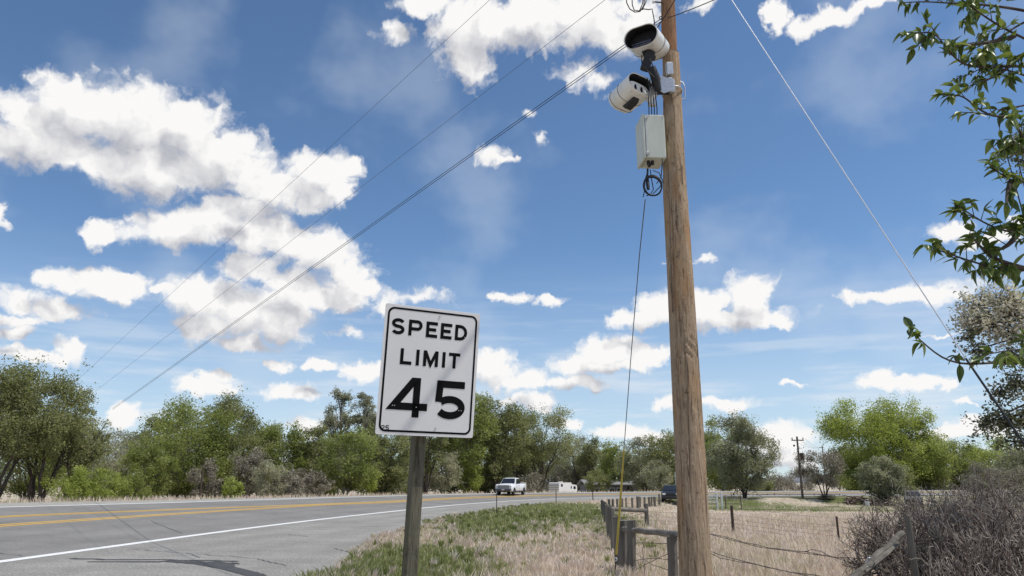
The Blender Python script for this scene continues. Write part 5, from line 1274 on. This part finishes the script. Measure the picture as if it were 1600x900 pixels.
# ---- bare grey shrub, bottom right
def bare_shrub(label, u, v_top, Y, R, seed, n0=12):
    v_top += 14
    t = at(u, v_top, Y); b = Vector((t.x, Y, gz(t.x, Y))); T_ = thing('bare_shrub', label, 'shrub', b, 'bare grey shrubs in the corner'); H = t.z-b.z
    rng = np.random.default_rng(seed)
    p = np.zeros((n0, 3)); a = rng.uniform(0, 2*PI, n0); p[:, 0] = np.cos(a)*.12; p[:, 1] = np.sin(a)*.12
    d_ = np.c_[np.cos(a)*rng.uniform(.2, 1.1, n0), np.sin(a)*rng.uniform(.2, 1.1, n0), rng.uniform(.5, 1, n0)]; d_ /= np.linalg.norm(d_, axis=1)[:, None]
    ln_ = np.full(n0, H*.30); r_ = np.full(n0, .017); segs = []; rn = []
    for lev in range(7):
        ln_v = ln_*rng.uniform(.7, 1.25, len(p)); bend = rng.normal(size=p.shape)*.22
        mid = p+d_*ln_v[:, None]*.5; d2 = d_+bend; d2[:, 2] += .03; d2 /= np.linalg.norm(d2, axis=1)[:, None]; e = mid+d2*ln_v[:, None]*.5
        segs.append(np.c_[p, mid, r_, r_*.88]); segs.append(np.c_[mid, e, r_*.88, r_*.74])
        q = np.clip((.05+.10*lev)+rng.normal(size=len(p))*.22, 0, 1); rn += [q, q]
        if lev == 6: break
        nc = 3 if lev < 5 else 2
        idx_ = np.repeat(np.arange(len(p)), nc); tt = rng.uniform(.35, 1, len(idx_)); st_ = mid[idx_]+(e-mid)[idx_]*tt[:, None]
        dn = d2[idx_]+rng.normal(size=(len(idx_), 3))*.68; dn[:, 2] += .10; dn /= np.linalg.norm(dn, axis=1)[:, None]
        rad = st_[:, :2]; rl = np.linalg.norm(rad, axis=1)
        k = (rl < R*1.05) & (st_[:, 2] > .02) & (st_[:, 2] < H*1.02*np.sqrt(np.clip(1.08-(rl/R)**2*.75, .05, 1)))
        p, d_, ln_, r_ = st_[k], dn[k], (ln_[idx_]*.70)[k], np.maximum((r_[idx_]*.74)[k], .0042)
        if len(p) > 1500: s_ = rng.choice(len(p), 1500, False); p, d_, ln_, r_ = p[s_], d_[s_], ln_[s_], r_[s_]
    S = np.vstack(segs); kz = H/np.percentile(S[:, 5], 99.3); S[:, 2] *= kz; S[:, 5] *= kz; kr = R/np.percentile(np.hypot(S[:, 3], S[:, 4]), 97); S[:, [0, 1, 3, 4]] *= kr
    rn = np.concatenate(rn); V, Fq = tubes_np(S, 3)
    np_mesh('twigs', V, Fq, M['twig'], T_, rnd=np.repeat(rn, 3))
bare_shrub('bare grey twiggy shrub leaning over the split log, left front of the thicket', 1440, 772, 11.0, 1.05, 1, 16)
bare_shrub('bare grey twiggy shrub in the middle of the thicket', 1525, 748, 9.6, 1.25, 2, 22)
bare_shrub('bare grey twiggy shrub at the right corner of the picture', 1625, 752, 8.4, 1.2, 3, 22)
bare_shrub('taller sparse grey shrub behind the thicket with upright tips', 1470, 738, 13.5, 1.5, 4, 16)
bare_shrub('dull grey shrub at the back right of the thicket', 1585, 742, 13., 1.8, 5, 20)
bare_shrub('low dark grey shrub at the front of the thicket by the lower edge', 1560, 818, 7.2, .9, 6, 16)

# ---- overhanging cherry branches, top right
LEAF_N = 0
def leaf_mesh(name, L, Wd, fold, curl):
    n = 6; V = []; Fs = []
    for k in range(n+1):
        t_ = k/n; w_ = Wd*math.sin(PI*min(1, t_**.75*1.0))**.9*(1-.15*t_) if 0 < k < n else .0006
        z = -curl*L*t_*t_; V += [(-w_/2, L*t_, z+fold*w_), (0, L*t_, z), (w_/2, L*t_, z+fold*w_)]
    for k in range(n): Fs += [(3*k, 3*k+1, 3*k+4, 3*k+3), (3*k+1, 3*k+2, 3*k+5, 3*k+4)]
    return V, Fs
LM = []
for k in range(6):
    V, Fs = leaf_mesh('leaf', [.085,.075,.09,.065,.08,.07][k], [.034,.030,.032,.028,.036,.026][k], [.25,.4,.15,.5,.3,.2][k], [.15,.3,.1,.4,.25,.5][k])
    me = bpy.data.meshes.new('leaf'); me.from_pydata(V, [], Fs); me.update(); me.materials.append(M['near_leaf'])
    a = me.attributes.new('rnd', 'FLOAT', 'FACE'); a.data.foreach_set('value', np.full(len(Fs), [.15,.35,.5,.65,.85,.3][k], np.float32)); me.polygons.foreach_set('use_smooth', [True]*len(Fs)); LM.append((me, V, Fs, [.15,.35,.5,.65,.85,.3][k]))
NT_ = thing('cherry_tree', 'leafy tree with toothed green leaves overhanging the upper right corner', 'tree', (3.75, 3.3, gz(3.75, 3.3)))
ntb = NT_.location.copy()
BR = [  # (pixel paths, depth) from the outside in
 [(1650,84,3.3),(1600,60,3.3),(1560,40,3.25),(1530,20,3.2),(1503,0,3.15),(1480,-18,3.1)], [(1660,240,3.35),(1620,215,3.3),(1590,222,3.25),(1566,236,3.2)], [(1660,330,3.2),(1620,330,3.15),(1592,338,3.1),(1570,350,3.05)], [(1650,20,3.5),(1600,34,3.45),(1562,58,3.4),(1530,84,3.35)], [(1584,57,3.28),(1547,66,3.2),(1515,70,3.15),(1488,73,3.1)],
 [(1655,110,3.4),(1600,103,3.35),(1522,105,3.2),(1497,98,3.15),(1483,80,3.1),(1468,60,3.1),(1456,46,3.05),(1436,52,3.05)],
 [(1660,140,3.4),(1600,117,3.35),(1550,103,3.3),(1525,96,3.3)], [(1660,60,3.5),(1620,20,3.45),(1575,12,3.4),(1545,8,3.4),(1500,6,3.3),(1440,2,3.3),(1412,4,3.3)],
 [(1655,30,3.2),(1610,0,3.2),(1570,-10,3.2)], [(1660,270,3.3),(1600,222,3.2),(1590,199,3.2),(1579,178,3.15),(1554,185,3.1),(1522,167,3.05),(1508,149,3.0),(1492,148,3.0),(1474,150,3.0)],
 [(1660,200,3.35),(1620,160,3.3),(1585,168,3.25),(1560,172,3.2)], [(1660,290,3.1),(1600,284,3.0),(1579,284,3.0),(1561,270,3.0),(1545,256,2.95)], [(1579,284,3.0),(1573,300,2.98),(1572,318,2.95)],
 [(1670,440,3.2),(1600,418,3.1),(1549,418,3.05),(1513,407,3.0),(1478,395,3.0),(1447,384,2.95)], [(1670,360,3.1),(1600,367,3.05),(1558,358,3.0),(1530,345,3.0),(1513,331,2.95),(1491,320,2.95)],
 [(1600,420,3.1),(1558,407,3.05),(1540,395,3.0),(1527,380,3.0),(1515,365,3.0)], [(1590,366,3.05),(1575,385,3.0),(1560,392,3.0),(1545,392,3.0)],
 [(1680,600,3.2),(1600,567,3.1),(1560,566,3.05),(1513,570,3.0),(1473,562,2.95),(1447,540,2.95),(1424,518,2.9)], [(1670,560,3.1),(1600,545,3.05),(1570,548,3.0),(1535,555,3.0)], [(1600,85,3.3),(1580,100,3.25),(1560,120,3.2),(1530,128,3.2)], [(1620,95,3.2),(1600,80,3.2),(1585,90,3.2)]]
trunk_x = at(1760, 300, 3.5).x
mb = MB(); tk = [Vector((trunk_x+.12*math.sin(k*.8), 3.5, ntb.z-.2+k*.42))-ntb for k in range(16)]; mb.tube(tk, [.13-.005*k for k in range(16)], 12); mb.build('trunk', M['dark_bark'], NT_)
mb = MB(); leafspots = []; brn = random.Random(12)
for bi_, path in enumerate(BR):
    P_ = [at(*q_) for q_ in path]
    if path[0][0] > 1640:
        t0 = P_[0]; r_ = Vector((trunk_x, 3.5, t0.z-.35)); P_ = [r_, r_.lerp(t0, .5)+Vector((0, 0, .06))]+P_
    # smooth subdivision
    Q = []
    for a, b in zip(P_, P_[1:]):
        m_ = max(2, int((b-a).length/.035))
        for k in range(m_): Q.append(a.lerp(b, k/m_))
    Q.append(P_[-1])
    for _ in range(3): Q = [Q[0]]+[(Q[k-1]+Q[k]*2+Q[k+1])/4 for k in range(1, len(Q)-1)]+[Q[-1]]
    n_ = len(Q); mb.tube([q_-ntb for q_ in Q], [.0105*(1-k/n_)+.0022 for k in range(n_)], 6)
    sparse = path[-1][0] == 1424
    if not sparse and n_ > 10:
        for _ in range(n_//6):
            k = brn.randrange(5, n_-2)
            if Q[k].x > at(1625, 300, 3.3).x: continue
            tdir = (Q[k+1]-Q[k-1]).normalized(); d_ = (tdir*.8+Vector((brn.uniform(-.6, .4), brn.uniform(-1, 1), brn.uniform(-.9, .7)))).normalized(); l_ = brn.uniform(.07, .16)
            e_ = Q[k]+d_*l_; md = (Q[k]+e_)/2+Vector((0, 0, brn.uniform(-.01, .015))); mb.tube([Q[k]-ntb, md-ntb, e_-ntb], [.0032, .0025, .0016], 5)
            for t_ in (.35, .6, .8, 1., 1.):
                for j in range(2): leafspots.append((Q[k].lerp(e_, t_), (d_*.7+Vector((brn.uniform(-.9, .9), brn.uniform(-.9, .9), brn.uniform(-1.3, .4)))).normalized()))
    for k in range(2, n_):
        if Q[k].x > at(1640, 300, 3.3).x: continue
        near_tip = k > n_-4
        if brn.random() < (.16 if sparse and not near_tip else (.95 if not near_tip else 1.)):
            tdir = (Q[min(k+1, n_-1)]-Q[k-1]).normalized(); sd = Vector((brn.uniform(-1, 1), brn.uniform(-1, 1), brn.uniform(-.8, 1))).normalized()
            d_ = (tdir*.6+sd).normalized(); l_ = brn.uniform(.015, .075) if not near_tip else .012; e_ = Q[k]+d_*l_
            mb.tube([Q[k]-ntb, e_-ntb], [.0025, .0015], 4)
            for j in range(brn.choice((2, 3, 4, 4)) if not near_tip else 5): leafspots.append((e_, (d_*.6+tdir*.3+Vector((brn.uniform(-.9, .9), brn.uniform(-.9, .9), brn.uniform(-1.3, .4)))).normalized()))
mb.build('branches', M['dark_bark'], NT_)
brn.shuffle(leafspots)
SV_, SF_, SR_ = [], [], []
for i, (p_, d_) in enumerate(leafspots):
    me, V, Fs, rv = LM[brn.randrange(6)]; zax = Vector((brn.uniform(-.7, .7), brn.uniform(-.7, .7), 1)); xax = d_.cross(zax).normalized(); zax = xax.cross(d_).normalized(); k = brn.uniform(.48, .98)
    Rl = Matrix((xax*k, d_*k, zax*k)).transposed()
    if i < 300:
        o = bpy.data.objects.new('leaf', me); COL.objects.link(o); o.parent = NT_; o.matrix_local = Matrix.Translation(p_-ntb) @ Rl.to_4x4()
    else:
        b0 = len(SV_); SV_ += [tuple(Rl@Vector(v)+p_-ntb) for v in V]; SF_ += [tuple(b0+i_ for i_ in f_) for f_ in Fs]; SR_ += [rv]*len(Fs)
if SV_:
    o = np_mesh('leaves', SV_, SF_, M['near_leaf'], NT_, rnd=SR_, smooth=True); o['kind'] = 'stuff'
# ---- second, farther small leaved tree at the right edge
ST = thing('budding_tree', 'farther small leaved tree with a pale budding crown at the right edge', 'tree', (at(1700, 700, 9).x, 9, gz(at(1700, 700, 9).x, 9)))
stb = ST.location.copy(); rng = np.random.default_rng(77); segs = []; root = np.array([0, 0, -.2]); lv = []; lr = []
mainp = [np.array(at(*q_)-stb) for q_ in ((1690,690,9),(1660,600,9),(1630,540,9),(1610,500,9))]
mainp = [root, mainp[0]*np.array([.3, 1, .6])]+mainp
for a, b in zip(mainp, mainp[1:]): segs.append([*a, *b, .06, .05])
clumps = [(1528,480,28,22,'p'),(1560,468,34,24,'p'),(1590,478,34,26,'p'),(1512,500,14,14,'p'),(1545,505,34,18,'p'),(1585,515,34,26,'p'),(1515,525,14,12,'d'),(1530,545,16,12,'d'),(1580,560,30,16,'d'),(1590,600,30,22,'d'),(1560,615,16,10,'d'),(1540,660,20,16,'d'),(1570,655,26,18,'d'),(1595,660,24,22,'d'),(1590,690,26,14,'d'),(1585,232,24,14,'d'),(1598,215,20,14,'d'),(1572,238,14,10,'d'),(1610,245,20,20,'d')]
for (u, v, ru, rv, kk) in clumps:
    c = np.array(at(u, v, 9.)-stb); anc = mainp[2+int(np.argmin([np.linalg.norm(c-m_) for m_ in mainp[2:]]))]
    m1_ = (anc+c)/2+rng.normal(size=3)*.08+np.array([.1, 0, 0]); segs += [[*anc, *m1_, .018, .012], [*m1_, *c, .012, .008]]
    rx_, rz_ = ru*9.3/F_PX, rv*9.3/F_PX; nb = int(26*ru*rv/500)+10
    for k in range(nb):
        e = c+rng.normal(size=3)*np.array([rx_, rx_, rz_])*.55; m2 = (c+e)/2+rng.normal(size=3)*.02; segs += [[*c, *m2, .006, .004], [*m2, *e, .004, .002]]
        nl = 20 if kk == 'p' else 15
        q = e+rng.normal(size=(nl, 3))*.045; lv.append(q); lr.append(np.clip(rng.normal(.75 if kk == 'p' else .2, .2, nl), 0, 1))
V, Fq = tubes_np(segs, 4); np_mesh('branches', V, Fq, M['dark_bark'], ST)
M['bud_leaf'] = leafmat('small budding leaf', [(.10,.115,.055),(.24,.24,.15),(.58,.54,.47),(.80,.76,.70)], trans=.25)
C = np.concatenate(lv); V, Fq = leaf_cards(C, .050, rng, aspect=.5); np_mesh('crown', V, Fq, M['bud_leaf'], ST, rnd=np.concatenate(lr))

# ================================================================== grass
M['grass'] = leafmat('grass blades', [(.20,.235,.075),(.31,.335,.12),(.42,.41,.21),(.63,.56,.41),(.71,.60,.48),(.75,.63,.53),(.83,.75,.65)], rough=.8, trans=.3, spec=.1, tint=(1.05, 1.0, 1.0))
def grass(name, label, n, Ymin, Ymax, umin, umax, hfun, sel, seed, wpx=1.0, kind_color=None):
    rng = np.random.default_rng(seed)
    Y = Ymin*(Ymax/Ymin)**(rng.random(n)**1.0); u = rng.uniform(umin, umax, n); X = (u-800)/F_PX*Y*1.08
    s, w = road_sw(X, Y); k = sel(X, Y, s, w, rng); X, Y, s, w = X[k], Y[k], s[k], w[k]
    # clump
    X = X+.05*np.sin(Y*13+X*7); g = greenness(X, Y)
    Zg = zt(X, Y)-.02; m_ = len(X); h = hfun(X, Y, g, rng, m_); wd = (.0022+.00062*Y)*wpx*rng.uniform(.6, 1.4, m_)
    a = rng.uniform(0, 2*PI, m_); lean = rng.uniform(.2, .95, m_); dx, dy = np.cos(a)*h*lean, np.sin(a)*h*lean
    bx, by = -np.sin(a)*wd, np.cos(a)*wd*.3; bx = np.where(np.abs(bx) < wd*.5, wd*.7, bx)
    V = np.stack([np.c_[X-bx, Y-by, Zg], np.c_[X+bx, Y+by, Zg], np.c_[X+dx*.4+bx*.7, Y+dy*.4+by*.7, Zg+h*.6], np.c_[X+dx*.4-bx*.7, Y+dy*.4-by*.7, Zg+h*.6]], 1)
    tip = np.c_[X+dx, Y+dy, Zg+h*.97]
    V = np.concatenate([V, tip[:, None]], 1).reshape(-1, 3)
    b0 = np.arange(m_)*5
    F1 = np.stack([b0, b0+1, b0+2, b0+3], 1); F2 = np.stack([b0+3, b0+2, b0+4, b0+4], 1)
    patch = .5+.5*np.sin(X*.8+2*np.sin(Y*.33))*np.cos(Y*.55+X*.3)
    gr = rng.random(m_) < np.clip(g*1.15-.08, .02, .97)
    r_ = np.where(gr, rng.uniform(.0, .40, m_), np.clip(.52+.36*patch+rng.normal(size=m_)*.13, .42, 1))
    # quads and tips as triangles
    nr = Y < 13; c0, f0 = b0[nr], b0[~nr]
    tri = np.concatenate([np.stack([c0, c0+1, c0+2], 1), np.stack([c0, c0+2, c0+3], 1), np.stack([c0+3, c0+2, c0+4], 1), np.stack([f0, f0+1, f0+4], 1)])
    o = np_mesh(name, V, tri, M['grass'], None, rnd=np.concatenate([np.tile(r_[nr], 3), r_[~nr]])); tag(o, label, 'grass', kind='stuff')
    return m_
nv = lambda X, Y, s, w, rng: (w < wedge(s)+.12*rng.normal(size=len(X))-.02) & (w > -14.4)
def h_verge(X, Y, g, rng, m_): return np.clip((.04+.09*rng.random(m_)+.05*np.clip(1-g, 0, 1)*rng.random(m_)+.13*(rng.random(m_) < .04)), .03, .6)*(.8+.5*(np.sin(X*2.1+Y)*np.cos(Y*1.3) > .3))
grass('verge_grass', 'mixed green and straw grass on the verge between the asphalt and the fence', 330000, 5.2, 90, 380, 1120, h_verge, nv, 1)
fld = lambda X, Y, s, w, rng: (w <= -14.2) & (rng.random(len(X)) < .95)
def h_field(X, Y, g, rng, m_): return (.06+.17*rng.random(m_)+.20*(rng.random(m_)<.05))*(1-.55*smooth(Y, 45, 62))*(1.15+.3*np.sin(X*1.1)*np.cos(Y*.9))
grass('pasture_grass', 'tall dry pinkish straw grass filling the fenced pasture', 300000, 7, 120, 900, 1680, h_field, fld, 2)
farv = lambda X, Y, s, w, rng: (w > wfar(s)+wsh(s)-.1-.25*rng.random(len(X))) & (w < wfar(s)+wsh(s)+7)
def h_far(X, Y, g, rng, m_): return .15+.25*rng.random(m_)
grass('roadside_grass', 'thin strip of dry grass along the far side of the road', 60000, 20, 130, -60, 1120, h_far, farv, 3)
# tussocks: blades that fan out from a common root
def tussocks(label, n, per, Ymin, Ymax, umin, umax, sel, seed, h, col):
    rng = np.random.default_rng(seed); Y = Ymin*(Ymax/Ymin)**rng.random(n); X = (rng.uniform(umin, umax, n)-800)/F_PX*Y*1.08
    s, w = road_sw(X, Y); k = sel(X, Y, s, w, rng); X, Y = X[k], Y[k]; g = greenness(X, Y); hs = h*rng.uniform(.45, 1.25, len(X))
    isg = rng.random(len(X)) < (np.clip(g, .03, .9) if col == 0 else 0); tone = np.where(isg, rng.uniform(.0, .32, len(X)), rng.uniform(.5, .98, len(X)))
    X = np.repeat(X, per); Y = np.repeat(Y, per); m_ = len(X); hh = np.repeat(hs, per)*rng.uniform(.5, 1.1, m_); tn = np.clip(np.repeat(tone, per)+rng.normal(size=m_)*.06, 0, 1)
    a = rng.uniform(0, 2*PI, m_); r0 = rng.random(m_)*.05; l = rng.uniform(.05, .75, m_); X = X+np.cos(a)*r0; Y = Y+np.sin(a)*r0; Zg = zt(X, Y)-.02
    wd = (.002+.0006*Y)*rng.uniform(.6, 1.3, m_); ca, sa = np.cos(a)*hh*l, np.sin(a)*hh*l
    V = np.stack([np.c_[X-wd, Y, Zg], np.c_[X+wd, Y, Zg], np.c_[X+ca*.4+wd*.7, Y+sa*.4, Zg+hh*.6], np.c_[X+ca*.4-wd*.7, Y+sa*.4, Zg+hh*.6], np.c_[X+ca, Y+sa, Zg+hh*(1-.25*l)]], 1).reshape(-1, 3); b0 = np.arange(m_)*5
    tri = np.concatenate([np.stack([b0, b0+1, b0+2], 1), np.stack([b0, b0+2, b0+3], 1), np.stack([b0+3, b0+2, b0+4], 1)])
    tag(np_mesh('grass_tussocks', V, tri, M['grass'], None, rnd=np.tile(tn, 3)), label, 'grass', kind='stuff')
tussocks('scattered green and straw tussocks on the verge beside the sign', 2600, 26, 5.2, 45, 380, 1000, nv, 21, .24, 0)
tussocks('scattered dry tussocks in the pasture', 1500, 22, 8, 50, 940, 1500, fld, 22, .30, -1)
edge_sel = lambda X, Y, s, w, rng: (w < wedge(s)+.30) & (w > wedge(s)-.55)
tussocks('ragged straw tufts along the broken asphalt edge', 9000, 16, 8, 60, 380, 960, edge_sel, 23, .20, 0)
